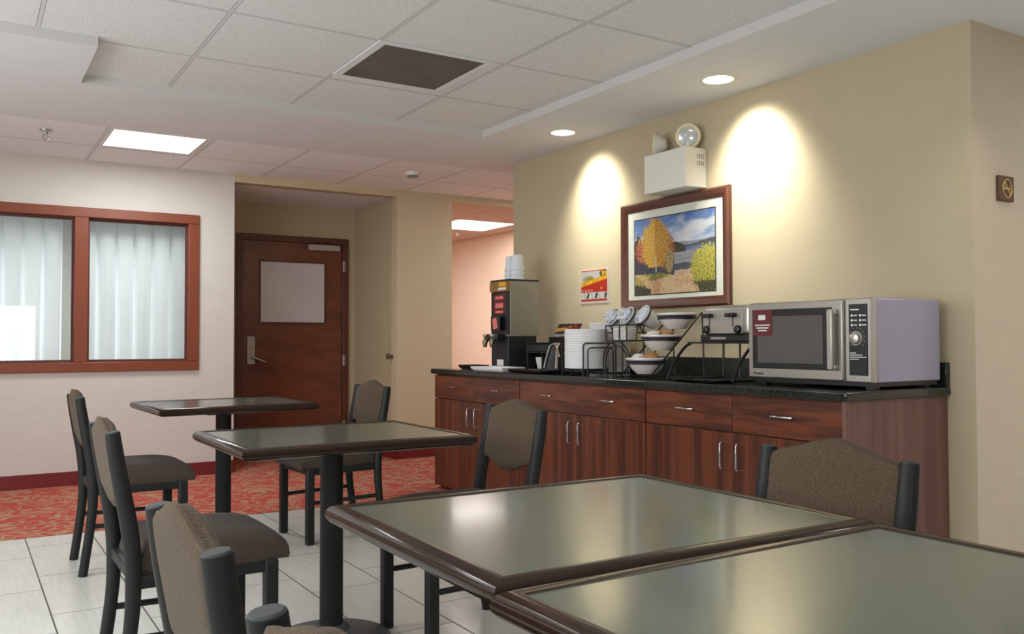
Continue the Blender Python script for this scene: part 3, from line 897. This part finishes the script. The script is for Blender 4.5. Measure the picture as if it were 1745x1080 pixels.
bk = thing('packet_basket', 'small black wire basket on arched legs beside the foam plates', 'basket', (3.42, 4.185, ZT+.001))
hb, wb = .10, .10
bm = B()
for z in (.212, .305):
    tube(bm, [(-.065, -wb, z), (.065, -wb, z), (.065, wb, z), (-.065, wb, z)], .004, 6, closed=True)
for y_ in (-wb, -.033, .033, wb):
    tube(bm, [(-.065, y_, .212), (-.065, y_, .305)], .004, 6); tube(bm, [(.065, y_, .212), (.065, y_, .305)], .004, 6)
    tube(bm, [(-.065, y_, .212), (.065, y_, .212)], .004, 6)
obj('cage', bm, M['blackwire'], bk, smooth=True)
for y_ in (-wb, wb): obj('rear_leg', tube(B(), [(.065, y_, .004), (.065, y_, .212)], .004, 6), M['blackwire'], bk, smooth=True)
for x_ in (-.065,):
    for ro, nm in ((.126, 'outer_arch'), (.102, 'inner_arch')):
        bm = B()
        pts = [(x_, -ro, .004)] + [(x_, -ro*math.cos(PI*k/14), .090+(ro-.008)*math.sin(PI*k/14)) for k in range(15)] + [(x_, ro, .004)]
        tube(bm, pts, .0045, 8); obj(nm, bm, M['blackwire'], bk, smooth=True)
pk = obj('sugar_packet', bx(-.045, .045, -.028, .028, -.007, .007), M['paper'], None, bevel=.004)
i = 0
for col_ in (-.032, .038):
    for k in range(6):
        o = pk if i == 0 else pk.copy()
        if i: C.objects.link(o)
        o.location = (3.42, 4.185+col_, ZT+.225+k*.0148); o.rotation_euler = (0, 0, rnd.uniform(-.08, .08)); i += 1
        tag(o, ('white packet %s of the %s pile in the wire basket' % (('at the bottom', 'second from the bottom', 'low down', 'high up', 'just below the top', 'on top')[k], 'right' if col_ < 0 else 'left')), 'packet', 'white packets in the wire basket')

# cups lying tilted in wire rings
cr = thing('cup_rack', 'black wire cup rack with three tilted rings above the plates', 'rack', (3.60, 4.26, ZT+.001))
ax = Vector((-.80, .16, .50)).normalized()
q = ax.to_track_quat('Z', 'Y').to_matrix().to_4x4()
CUPS = [(3.51, 4.405, 1.286), (3.51, 4.27, 1.290), (3.51, 4.125, 1.294)]
for i, c in enumerate(CUPS):
    lab = ('leftmost tilted white cup above the foam plates, in crumpled plastic', 'middle tilted white cup above the foam plates, in crumpled plastic', 'rightmost tilted white cup with open rim, beside the top bowl')[i]
    t = thing('foam_cup', lab, 'cup', c, 0, 'tilted white cups in the wire rack'); t.rotation_euler = q.to_euler()
    prof = [(0, -.105), (.040, -.105), (.043, -.10), (.060, -.004), (.063, -.002), (.063, .004), (.058, .004), (.0555, -.006), (.040, -.096), (0, -.096)]
    obj('cup_body', lathe(B(), prof, seg=32), M['white'], t, smooth=True)
    bm = B(); lump(bm, (0, 0, -.006 if i == 2 else .008), .044, .044, .018 if i == 2 else .034, i+4, .45, 3); obj('plastic_sleeve', bm, M['sleeve'], t, smooth=True)
    if i < 2:
        bm = B(); lump(bm, (-.012, -.008, .03), .036, .03, .026, i+14, .8, 3); obj('sleeve_knot', bm, M['wrap'], t, smooth=True)
    bm = B(); n = 24; m = Matrix.Translation(Vector(c)-Vector((3.60, 4.26, ZT+.001))) @ q
    ring = [m @ Vector((.0648*math.cos(2*PI*k/n), .0648*math.sin(2*PI*k/n), -.012)) for k in range(n)]
    tube(bm, ring, .0042, 6, closed=True)
    lo_ = min(ring, key=lambda v: v.z)
    tube(bm, [lo_, Vector((-.082, lo_.y, .262))], .004, 6)
    obj('cup_ring', bm, M['blackwire'], cr, smooth=True)
bm = B(); tube(bm, [(-.085, .212, .004), (-.085, .212, .262), (-.085, -.242, .262), (-.085, -.242, .004)], .0045, 8)
obj('cross_bar', bm, M['blackwire'], cr)

# ------------------------------------------------------------------ hot drink dispenser with cups
dm = thing('drink_dispenser', 'tall hot drink dispenser with dark front, at the far end of the worktop', 'dispenser', (3.40, 5.48, ZT+.001))
obj('upper_body', bx(.012, .262, 0, .252, .245, .652), M['greysteel'], dm, bevel=.004)
obj('lower_body', bx(.0, .245, 0.004, .248, .0, .245), plain('dispenser_black', S(36, 37, 40), .4), dm, bevel=.004)
obj('top_cover', bx(-.004, .266, -.003, .256, .652, .664), M['black'], dm, bevel=.003)
fr = obj('front_panel', bx(.0, .012, .004, .248, .262, .574), plain('front_black', S(30, 30, 34), .25), dm)
hd = obj('header_label', bx(-.012, .012, .0, .252, .576, .650), M['brownlab'], dm)
bm = B(); box(bm, -.0132, -.012, .02, .12, .612, .642); obj('header_print', bm, M['yellow'], hd)
bm = B(); box(bm, -.0132, -.012, .02, .13, .586, .604); obj('header_caption', bm, M['paper'], hd)
lb = obj('selection_label', bx(-.002, .0, .045, .215, .408, .556), M['maroon'], dm)
bm = B()
for z, h in ((.520, .022), (.455, .036), (.418, .016)): box(bm, -.0032, -.002, .075, .185, z, z+h)
obj('label_print', bm, M['pink'], lb)
cd = obj('promo_card', bx(-.03, -.027, .075, .205, .288, .395), M['ink'], dm)
bm = B()
m = Matrix.Translation((-.031, .145, .340)) @ Matrix.Rotation(-.25, 4, 'X'); box(bm, -.001, .001, -.030, .030, -.040, .040, m); obj('card_print', bm, M['pink'], cd)
sp = obj('spout_block', bx(-.075, .0, .05, .215, .215, .262), M['black'], dm, bevel=.008)
for yy in (.085, .18):
    bm = B(); tube(bm, [(-.05, yy, .235), (-.085, yy, .225), (-.095, yy, .20), (-.095, yy, .165)], [.022, .022, .019, .013], 12)
    obj('spout', bm, M['bronze'], sp, smooth=True)
    bm = B(); box(bm, -.105, -.05, yy-.018, yy+.018, .240, .262); obj('tap_lever', bm, M['chrome'], sp, bevel=.005)
bm = B(); box(bm, -.0012, 0, .075, .165, .03, .075); obj('lower_label', bm, M['paper'], dm)

def cup_mesh():
    return lathe(B(), [(.0, .112), (.040, .112), (.042, .108), (.0475, .05), (.053, .006), (.056, .006), (.056, 0), (.050, 0), (.045, .05), (.039, .104), (0, .104)], seg=28)
cc = obj('paper_cup', cup_mesh(), plain('cup_white', S(220, 228, 236), .5, var=.03), None, smooth=True)
i = 0
ctop = ZT+.665
for sx, (cx, cy) in enumerate(((3.545, 5.672), (3.520, 5.550))):
    for k in range(3):
        o = cc if i == 0 else cc.copy()
        if i: C.objects.link(o)
        o.location = (cx, cy, ctop+k*.036); i += 1
        tag(o, '%s upturned white paper cup of the %s stack on the drink dispenser' % (('lowest', 'middle', 'topmost')[k], ('left', 'right')[sx]), 'cup', 'upturned cups on the drink dispenser')

# ------------------------------------------------------------------ condiment caddy, card, cutlery holder
ca = thing('condiment_caddy', 'black open caddy between the dispenser and the foam plates', 'caddy', (3.50, 5.20, ZT+.001))
bm = B(); box(bm, 0, .2, -.20, -.19, 0, .20); box(bm, 0, .2, .19, .20, 0, .20); box(bm, .19, .2, -.19, .19, 0, .24); box(bm, 0, .19, -.19, .19, 0, .012); box(bm, -.01, .19, -.19, .19, .125, .137); box(bm, -.012, .0, -.19, .19, .137, .185)
obj('case', bm, M['black'], ca, bevel=.003)
obj('divider', bx(.0, .19, -.005, .005, .012, .125), M['black'], ca)
for k, yy in enumerate((-.095, .095)):
    bm = B(); lathe(bm, [(0, 0), (.035, 0), (.05, .075), (.05, .082), (.046, .082), (.033, .006), (0, .006)], seg=24)
    o = obj('condiment_cup', bm, M['whitepl'], None, smooth=True); o.location = (3.57, 5.20+yy, ZT+.0140)
    tag(o, ('small white cup on the right in the black caddy', 'small white cup on the left in the black caddy')[k], 'cup', 'cups in the caddy')
def card_fn(u, v):
    n = noise.noise(Vector((u*6, v*5, 2)))
    c = S(46, 30, 28)
    if abs(v-.55-.35*(u-.2)) < .14 and u < .62: c = S(196, 150, 70)
    if n > .22 and u > .3: c = S(150, 40, 36)
    if (u-.72)**2+((v-.35)*.8)**2 < .05: c = S(216, 60, 58)
    if v < .14: c = S(150, 150, 148)
    return c
cs = thing('display_card', 'dark printed card leaning on top of the black caddy', 'card', (3.60, 5.02, ZT+.2415))
painted_grid('card_face', 1, 1, 30, 16, card_fn, M['print'], cs, lambda u, v: Vector((-.03+.035*v, .135-.27*u-.02*v, .004+.085*v)))
bm = B(); quad(bm, (-.027, .135, .003), (.009, .115, .088), (.009, -.155, .088), (-.027, -.135, .003)); obj('card_back', bm, M['ink'], cs)
bm = B(); box(bm, .0, .05, -.10, -.09, 0, .05); box(bm, .0, .05, .09, .10, 0, .05); obj('card_prop', bm, M['black'], cs)

ch = thing('cutlery_holder', 'black cutlery holder with chrome sides on the worktop, left of the plates', 'holder', (3.40, 4.86, ZT+.001))
bm = B()
v0 = [(-.06, -.075, 0), (.06, -.075, 0), (.06, .075, 0), (-.06, .075, 0)]; v1 = [(-.03, -.040, .175), (.035, -.040, .175), (.035, .040, .175), (-.03, .040, .175)]
a = [bm.verts.new(p) for p in v0]; b = [bm.verts.new(p) for p in v1]
bm.faces.new(a[::-1]); bm.faces.new(b)
for k in range(4): bm.faces.new((a[k], a[(k+1) % 4], b[(k+1) % 4], b[k]))
obj('holder_body', bm, M['black'], ch, bevel=.008)
for s in (-1, 1):
    bm = B(); tube(bm, smooth_path([(-.062, s*.070, .03), (-.05, s*.058, .10), (-.036, s*.040, .172), (-.01, s*.028, .190)], 3), .009, 8)
    obj('chrome_rail', bm, M['chrome'], ch, smooth=True)
bm = B(); tube(bm, [(-.03, -.01, .185), (-.055, -.06, .165), (-.075, -.125, .105)], .007, 8); obj('lever', bm, M['chrome'], ch, smooth=True)
bm = B(); tube(bm, [(-.01, -.028, .19), (-.01, .028, .19)], .010, 8); obj('top_bar', bm, M['chrome'], ch, smooth=True)

# ------------------------------------------------------------------ on the counter wall
def landscape(u, v):
    def N(k, s_=1, o=0): return noise.noise(Vector((u*k*1.4, v*k*s_, o)))
    n1 = noise.fractal(Vector((u*5, v*5, 0)), 1, 2, 4); n2 = N(30, 1, 1)*.6+N(70, 1, 2)*.6; n3 = N(46, 1, 5)*.7+N(110, 1, 6)*.8
    n4 = N(9, 1, 8)
    def mixc(a, b, t):
        t = max(0, min(1, t)); return tuple(p+(q_-p)*t for p, q_ in zip(a, b))
    def tone(cols, t):
        t = max(0, min(.999, t))*(len(cols)-1); i = int(t); return mixc(cols[i], cols[i+1], t-i)
    cl = noise.fractal(Vector((u*2.4+v*1.6, v*4.4-u*1.6, 3)), 1, 2, 5)
    blue = mixc(S(158, 188, 220), S(84, 122, 186), (v-.62)/.36)
    c = mixc(blue, S(214, 218, 222), .42+1.5*cl+(.82-v)*1.8+.9*(u-.55)*(v < .9))
    if v > .7 and cl < -.25: c = mixc(c, S(128, 148, 174), .45)
    h1 = .635+.03*N(4, 0, 2)+.05*max(0, u-.68)
    if u > .52 and v < h1: c = S(146, 156, 170)
    h2 = .595+.055*max(0, (u-.70)/.30)+.010*N(14, 0, 7)
    if u > .64 and v < h2: c = tone((S(70, 76, 88), S(104, 106, 108)), .5+n2)
    if v < .565: c = tone((S(84, 106, 150), S(104, 126, 166), S(140, 154, 180)), .5+.8*N(4, 12, 1))
    if v < .525: c = tone((S(136, 138, 148), S(152, 152, 158), S(172, 168, 168)), .5+.8*N(3, 9, 3))
    if v < .37+.02*N(5, 0, 4): c = tone((S(62, 66, 84), S(84, 88, 102), S(110, 108, 112)), .5+n2*.7)
    if v < .295+.035*n1: c = tone((S(166, 138, 116), S(204, 180, 152), S(222, 206, 182)), .5+n2*.5+n1*.4)
    if .38 < u < .66 and v < .585+.07*math.sin((u-.38)/.28*PI)+.02*n2 and v > .515: c = tone((S(38, 44, 42), S(66, 68, 58), S(112, 104, 76)), .45+n3)
    if u < .19 and v < .80-abs(u-.05)*2.1+.06*n2 and v > .28: c = tone((S(46, 40, 50), S(76, 54, 62), S(116, 76, 76)), .45+n3)
    if u < .52 and .22 < v < .46: c = tone((S(48, 50, 66), S(74, 76, 90), S(100, 92, 92)), .45+n2)
    if ((u-.17)/.16)**2+((v-.58)/.18)**2+.9*n2 < 1 and n3 > -.45: c = tone((S(122, 58, 56), S(178, 98, 78), S(214, 146, 112)), .5+n3*.8)
    if ((u-.41)/.11)**2+((v-.56)/.23)**2+.9*n2 < 1 and n3 > -.4: c = tone((S(104, 62, 44), S(170, 100, 52), S(214, 146, 80)), .45+n3*.8)
    if v < .27-.25*max(0, u-.35)+.03*n2 and u < .60: c = tone((S(62, 78, 52), S(118, 122, 66), S(190, 164, 88), S(212, 196, 140)), .5+n1*.6+n3*.5)
    if v < .19+.15*(u-.28)+.03*n2 and .13+.8*max(0, .1-v) < u < .80: c = tone((S(158, 104, 70), S(206, 166, 118), S(226, 204, 166), S(196, 150, 96)), .5+n1*.5+n3*.6)
    if u < .22 and v < .15+.06*n2-(u*.35): c = tone((S(40, 46, 48), S(70, 72, 58), S(112, 100, 64)), .45+n3)
    w = .185*(1-((v-.65)/.37)**2)**.8 if abs(v-.65) < .37 else 0
    if v > .35 and abs(u-.275-.02*n4)+.10*n2+.03*n4 < w and n3 > -.55: c = tone((S(112, 76, 36), S(176, 122, 40), S(216, 164, 58), S(236, 200, 104)), .48+n3*.75+.25*(u < .27))
    if abs(u-.283-.006*N(6, 1, 3)) < .008 and .28 < v < .50 and n2 < .3: c = S(200, 194, 178)
    if ((u-.46)/.05)**2+((v-.42)/.16)**2+.9*n2 < 1 and v > .27: c = tone((S(96, 84, 66), S(164, 144, 92), S(208, 190, 134)), .5+n3*.8)
    if ((u-.93)/.21)**2+((v-.26)/.31)**2+.7*n2+.4*n4 < 1:
        c = tone((S(88, 92, 40), S(150, 148, 54), S(206, 196, 86), S(226, 216, 128)), .45+n3*.8+.5*(v-.25)) if v > .13+.05*n2 else tone((S(38, 44, 42), S(74, 76, 48), S(120, 114, 60)), .45+n3)
    return (c[0], c[1], c[2], 1)
py0, py1, pz0, pz1 = 3.735, 4.740, 1.343, 2.055
pc = thing('framed_painting', 'framed autumn lake painting with a yellow tree, on the wall above the bowls', 'painting', (XW, (py0+py1)/2, (pz0+pz1)/2))
hw, hh = (py1-py0)/2, (pz1-pz0)/2
bm = B(); e = .062
prof = [(0, 0), (0, -.026), (-.012, -.034), (-.030, -.030), (-.048, -.020), (-e, -.014), (-e, 0)]
rings = [[bm.verts.new((z, sy*(hw+d_), sz*(hh+d_))) for sy, sz in ((-1,-1), (1,-1), (1,1), (-1,1))] for d_, z in prof]
for i in range(len(prof)):
    a, b = rings[i], rings[(i+1) % len(prof)]
    for k in range(4): bm.faces.new((a[k], a[(k+1) % 4], b[(k+1) % 4], b[k]))
obj('picture_frame', bm, M['picwood'], pc, smooth=True)
obj('mat_board', bx(-.010, -.004, -hw+.05, hw-.05, -hh+.05, hh-.05), M['matboard'], pc)
uy0, uy1, uz0, uz1 = 3.863-(py0+py1)/2, 4.609-(py0+py1)/2, 1.438-(pz0+pz1)/2, 1.935-(pz0+pz1)/2
obj('mat_bevel', bx(-.0108, -.010, uy0-.007, uy1+.007, uz0-.007, uz1+.007), M['ink'], pc)
painted_grid('canvas', 1, 1, 250, 170, landscape, M['paint'], pc, lambda u, v: Vector((-.0115, uy1-(uy1-uy0)*u, uz0+(uz1-uz0)*v)))

def poster_fn(u, v):
    if u < .02 or u > .95 or v < .05: return S(226, 214, 200)
    if v > .975: return S(196, 90, 70)
    n = noise.noise(Vector((u*9, v*9, 1)))
    band = .50+.22*u
    if v > band+.12:
        if (u-.82)**2*1.4+(v-.89)**2 < .022: return S(214, 180, 40) if n > -.1 else S(110, 86, 44)
        if (u-.30)**2*.6+(v-.74)**2*3 < .024: return S(150, 140, 70) if n > 0 else S(190, 170, 120)
        return S(206, 204, 198)
    if v > band: return S(228, 168, 26) if n > -.15 else S(240, 196, 50)
    if v > .34:
        if .36 < v < .42 and .05 < u < .45 and int(u*26) % 3: return S(232, 150, 132)
        if .40 < v < .50 and .72 < u < .80: return S(226, 120, 90)
        return S(190, 52, 34)
    if v > .13:
        for cx in (.28, .58, .90):
            if abs(u-cx-(v-.23)*.25) < .035 and .15 < v < .30: return S(58, 58, 60)
        return S(216, 214, 208) if int(u*20+v*9) % 5 else S(190, 188, 182)
    return S(190, 60, 40)
ps = thing('wall_poster', 'small red and yellow promotional poster on the wall left of the painting', 'poster', (XW, 5.068, 1.522))
obj('backing', bx(-.004, 0, -.166, .166, -.121, .121), M['paper'], ps)
painted_grid('print', 1, 1, 60, 44, poster_fn, M['print'], ps, lambda u, v: Vector((-.0048, .164-.328*u, -.119+.238*v)))

# emergency light
el = thing('emergency_light', 'white emergency light box with two lamp heads, above the painting', 'emergency light', (XW, 4.13, 2.062))
bm = B(); box(bm, -.172, 0, -.190, .192, 0, .245); obj('housing', bm, M['whitepl'], el, bevel=.006)
bm = B()
for r in range(2):
    for k in range(4):
        x_ = -.075+k*.016
        z_ = .135+r*.042
        box(bm, x_-.003, x_+.003, -.1915, -.1895, z_, z_+.028)
obj('vent_slots', bm, M['plug'], el)
def lamp(y, direction, lensm):
    dv = Vector(direction).normalized(); q_ = dv.to_track_quat('Z', 'Y').to_matrix().to_4x4(); m = Matrix.Translation((-.09, y, .322)) @ q_
    bm = B(); tube(bm, [(-.09, y, .244), (-.09, y, .30)], .012, 10); lathe(bm, [(0, -.062), (.028, -.060), (.058, -.018), (.074, .0), (.076, .008), (.071, .010), (.068, .004), (0, -.002)], seg=32, mtx=m)
    h = obj('lamp_head', bm, M['whitepl'], el, smooth=True)
    bm = B(); lathe(bm, [(.062, .006), (.05, .011), (.025, .015), (0, .016)], seg=32, mtx=m); obj('lens', bm, lensm, h, smooth=True)
    bm = B(); lathe(bm, [(.060, .006), (.062, .013), (.070, .015), (.077, .010), (.076, .002)], seg=32, mtx=m); obj('lens_rim', bm, M['cream'], h, smooth=True)
lamp(-.125, (-.62, -.75, -.12), M['lens'])
lamp(.155, (-.55, .80, .06), M['lens'])

# no smoking plaque on the return wall (faces -Y)
ns = thing('no_smoking_sign', 'small brown no smoking plaque on the wall at the right edge', 'sign', (4.118, YN, 1.837))
obj('plaque', bx(-.062, .062, -.016, 0, -.058, .058), M['plaque'], ns, bevel=.003)
bm = B(); n = 32; yy = -.0175
tube(bm, [(.002+.036*math.cos(2*PI*k/n), yy, .042*math.sin(2*PI*k/n)) for k in range(n)], .0042, 6, closed=True)
tube(bm, [(-.025, yy, .030), (.028, yy, -.030)], .0042, 6)
box(bm, -.028, .020, yy-.002, yy+.002, -.006, .004); box(bm, .023, .028, yy-.002, yy+.002, -.006, .004)
tube(bm, [(.022, yy, .008), (.028, yy, .014), (.022, yy, .020)], .002, 6)
obj('no_smoking_symbol', bm, M['gold'], ns)

# ------------------------------------------------------------------ ceiling fittings
def troffer(name, label, x0, x1, y0, y1, z, power, col=(.965, .985, 1), group=None, shown=True, lamp_z=None):
    t = thing(name, label, 'ceiling light', ((x0+x1)/2, (y0+y1)/2, z), 0, group)
    hx, hy = (x1-x0)/2, (y1-y0)/2
    bm = B(); box(bm, -hx, hx, -hy, -hy+.02, -.006, .0); box(bm, -hx, hx, hy-.02, hy, -.006, .0); box(bm, -hx, -hx+.02, -hy+.02, hy-.02, -.006, .0); box(bm, hx-.02, hx, -hy+.02, hy-.02, -.006, .0)
    obj('light_frame', bm, M['whitepl'], t)
    obj('diffuser', bx(-hx+.02, hx-.02, -hy+.02, hy-.02, -.004, -.001), M['panel'], t)
    L = bpy.data.lights.new(name+'_lamp', 'AREA'); L.shape = 'RECTANGLE'; L.size = (x1-x0)*.9; L.size_y = (y1-y0)*.9
    L.energy = power; L.color = col
    o = bpy.data.objects.new(name+'_lamp', L); C.objects.link(o); o.parent = t; o.location = (0, 0, -.012)
    return t
G = 'lit square ceiling lights'
troffer('ceiling_light', 'lit square ceiling light panel above the curtained window', .872, 1.518, 6.512, 7.13, ZC+.003, 34, group=G)
troffer('ceiling_light', 'lit ceiling light panel in the corridor beyond the opening', 5.10, 5.95, 9.35, 10.25, 2.6, 14, (1, .95, .90), group=G)
# unseen ceiling lamps added to brighten the room and the corridor wall
for (x, y, p) in ((-.42, 2.6, 42), (-1.2, 4.2, 30), (-.6, -.6, 50), (4.9, .4, 40), (5.35, 6.95, 40), (4.45, 10.7, 70)):
    L = bpy.data.lights.new('overhead_fill', 'AREA'); L.shape = 'RECTANGLE'; L.size = L.size_y = .62; L.energy = p; L.color = (.965, .985, 1)
    o = bpy.data.objects.new('overhead_fill', L); C.objects.link(o); o.location = (x, y, (ZR if x < 3 else ZC)-.012)
def area_light(name, loc, size, rot, power):
    L = bpy.data.lights.new(name, 'AREA'); L.shape = 'RECTANGLE'; L.size, L.size_y = size; L.energy = power; L.color = (.98, .99, 1)
    o = bpy.data.objects.new(name, L); C.objects.link(o); o.location = loc; o.rotation_euler = rot
area_light('left_fill_light', (XL-.06, (ly0_+ly1_)/2, (lz0+lz1)/2), (lz1-lz0, ly1_-ly0_), (0, -PI/2, 0), 75)  # added lamp in front of the left pane, fills the room
area_light('daylight_rear', ((rx0+rx1)/2, YR-.05, (rz0+rz1)/2), (rx1-rx0, rz1-rz0), (PI/2, 0, 0), 15)

area_light('curtain_fill_light', (.72, YB+.41, 1.35), (1.9, 1.1), (-PI/2, 0, 0), 20)  # unseen lamp added behind the curtains so the cloth looks backlit

def downlight(label, x, y, power):
    t = thing('downlight', label, 'downlight', (x, y, ZC), 0, 'round recessed downlights')
    bm = B(); lathe(bm, [(.083, -.001), (.084, -.007), (.104, -.006), (.108, -.001)], seg=40); obj('trim_ring', bm, M['whitepl'], t, smooth=True)
    bm = B(); lathe(bm, [(0, -.0035), (.083, -.0035), (.083, -.001), (0, -.001)], seg=40); obj('lamp_face', bm, M['canlit'], t)
    L = bpy.data.lights.new('downlight_lamp', 'SPOT'); L.energy = power; L.color = (1, .95, .84); L.spot_size = math.radians(88); L.spot_blend = 1.0; L.shadow_soft_size = .09
    o = bpy.data.objects.new('downlight_lamp', L); C.objects.link(o); o.parent = t; o.location = (0, 0, -.02)
    dv = Vector((.56, 0, -.82)); o.rotation_euler = dv.to_track_quat('-Z', 'Y').to_euler()
    return t
downlight('lit round downlight in the soffit, right of the emergency light', 3.56, 3.53, 230)
downlight('lit round downlight in the soffit, left of the emergency light', 3.555, 5.01, 175)
for y in (1.9, .2):
    L = bpy.data.lights.new('soffit_lamp', 'SPOT'); L.energy = 30; L.color = (1, .95, .85); L.spot_size = math.radians(110); L.spot_blend = .9; L.shadow_soft_size = .08
    o = bpy.data.objects.new('soffit_lamp', L); C.objects.link(o); o.location = (3.56, y, ZC-.02)

vt = thing('ceiling_vent', 'dark square return air grille in the tiled ceiling recess', 'vent', (2.105, 4.398, ZR))
hx, hy = .292, .300
bm = B(); box(bm, -hx-.045, hx+.045, -hy-.03, -hy, -.006, 0); box(bm, -hx-.045, hx+.045, hy, hy+.03, -.006, 0); box(bm, -hx-.045, -hx, -hy, hy, -.006, 0); box(bm, hx, hx+.045, -hy, hy, -.006, 0)
obj('vent_frame', bm, M['soffit'], vt)
obj('grille', bx(-hx, hx, -hy, hy, -.004, -.001), M['grille'], vt)

def sprinkler(label, x, y, z):
    t = thing('sprinkler', label, 'sprinkler', (x, y, z), 0, 'ceiling sprinkler heads')
    bm = B(); lathe(bm, [(0, 0), (.040, 0), (.036, -.010), (.018, -.014), (.012, -.03), (0, -.03)], seg=20); obj('escutcheon', bm, M['steel'], t, smooth=True)
    bm = B(); tube(bm, [(-.006, 0, -.028), (-.018, 0, -.045), (-.008, 0, -.064)], .004, 6); tube(bm, [(.006, 0, -.028), (.018, 0, -.045), (.008, 0, -.064)], .004, 6); lathe(bm, [(0, -.064), (.022, -.066), (.022, -.069), (0, -.070)], seg=16)
    obj('deflector', bm, M['steel'], t, smooth=True)
sprinkler('small metal sprinkler head in the ceiling left of the light panel', .497, 6.82, ZC+.004)
sprinkler('small metal sprinkler head in the corridor ceiling beyond the opening', 5.62, 10.35, 2.6)
sm = thing('smoke_detector', 'round white smoke detector on the tiled ceiling before the column', 'smoke detector', (3.323, 6.93, ZC+.004))
bm = B(); lathe(bm, [(0, 0), (.065, 0), (.065, -.012), (.058, -.026), (.03, -.034), (0, -.034)], seg=28); obj('detector_body', bm, M['whitepl'], sm, smooth=True)
bm = B(); lathe(bm, [(.050, -.030), (.052, -.036), (.040, -.040), (0, -.041)], seg=24); obj('detector_cap', bm, M['plug'], sm, smooth=True)

# ------------------------------------------------------------------ world, camera, view
w = bpy.data.worlds.new('World'); scene.world = w; w.use_nodes = True
w.node_tree.nodes['Background'].inputs[0].default_value = (.8, .85, .9, 1); w.node_tree.nodes['Background'].inputs[1].default_value = .3

cam = bpy.data.cameras.new('camera'); co = bpy.data.objects.new('camera', cam); C.objects.link(co)
cam.sensor_width = 36; cam.sensor_fit = 'HORIZONTAL'; cam.lens = 1510.886*36/1745; cam.clip_start = .02
R = ((0.8478460671227083, -0.5302372812394721, -0.002339240972884348), (-0.011789736962583255, -0.023261901633289495, 0.9996598851783324), (0.5301113548745294, 0.8475301230730247, 0.025973869887148456))
rm = Matrix(((R[0][0], R[1][0], -R[2][0]), (R[0][1], R[1][1], -R[2][1]), (R[0][2], R[1][2], -R[2][2]))).to_4x4()
co.matrix_world = Matrix.Translation((0, 0, 1.14)) @ rm
scene.camera = co
scene.view_settings.view_transform = 'Standard'
scene.view_settings.look = 'None'
scene.view_settings.exposure = -0.42
try:
    scene.cycles.max_bounces = 10; scene.cycles.diffuse_bounces = 5; scene.cycles.sample_clamp_indirect = 6
    scene.cycles.use_denoising = True
except Exception: pass
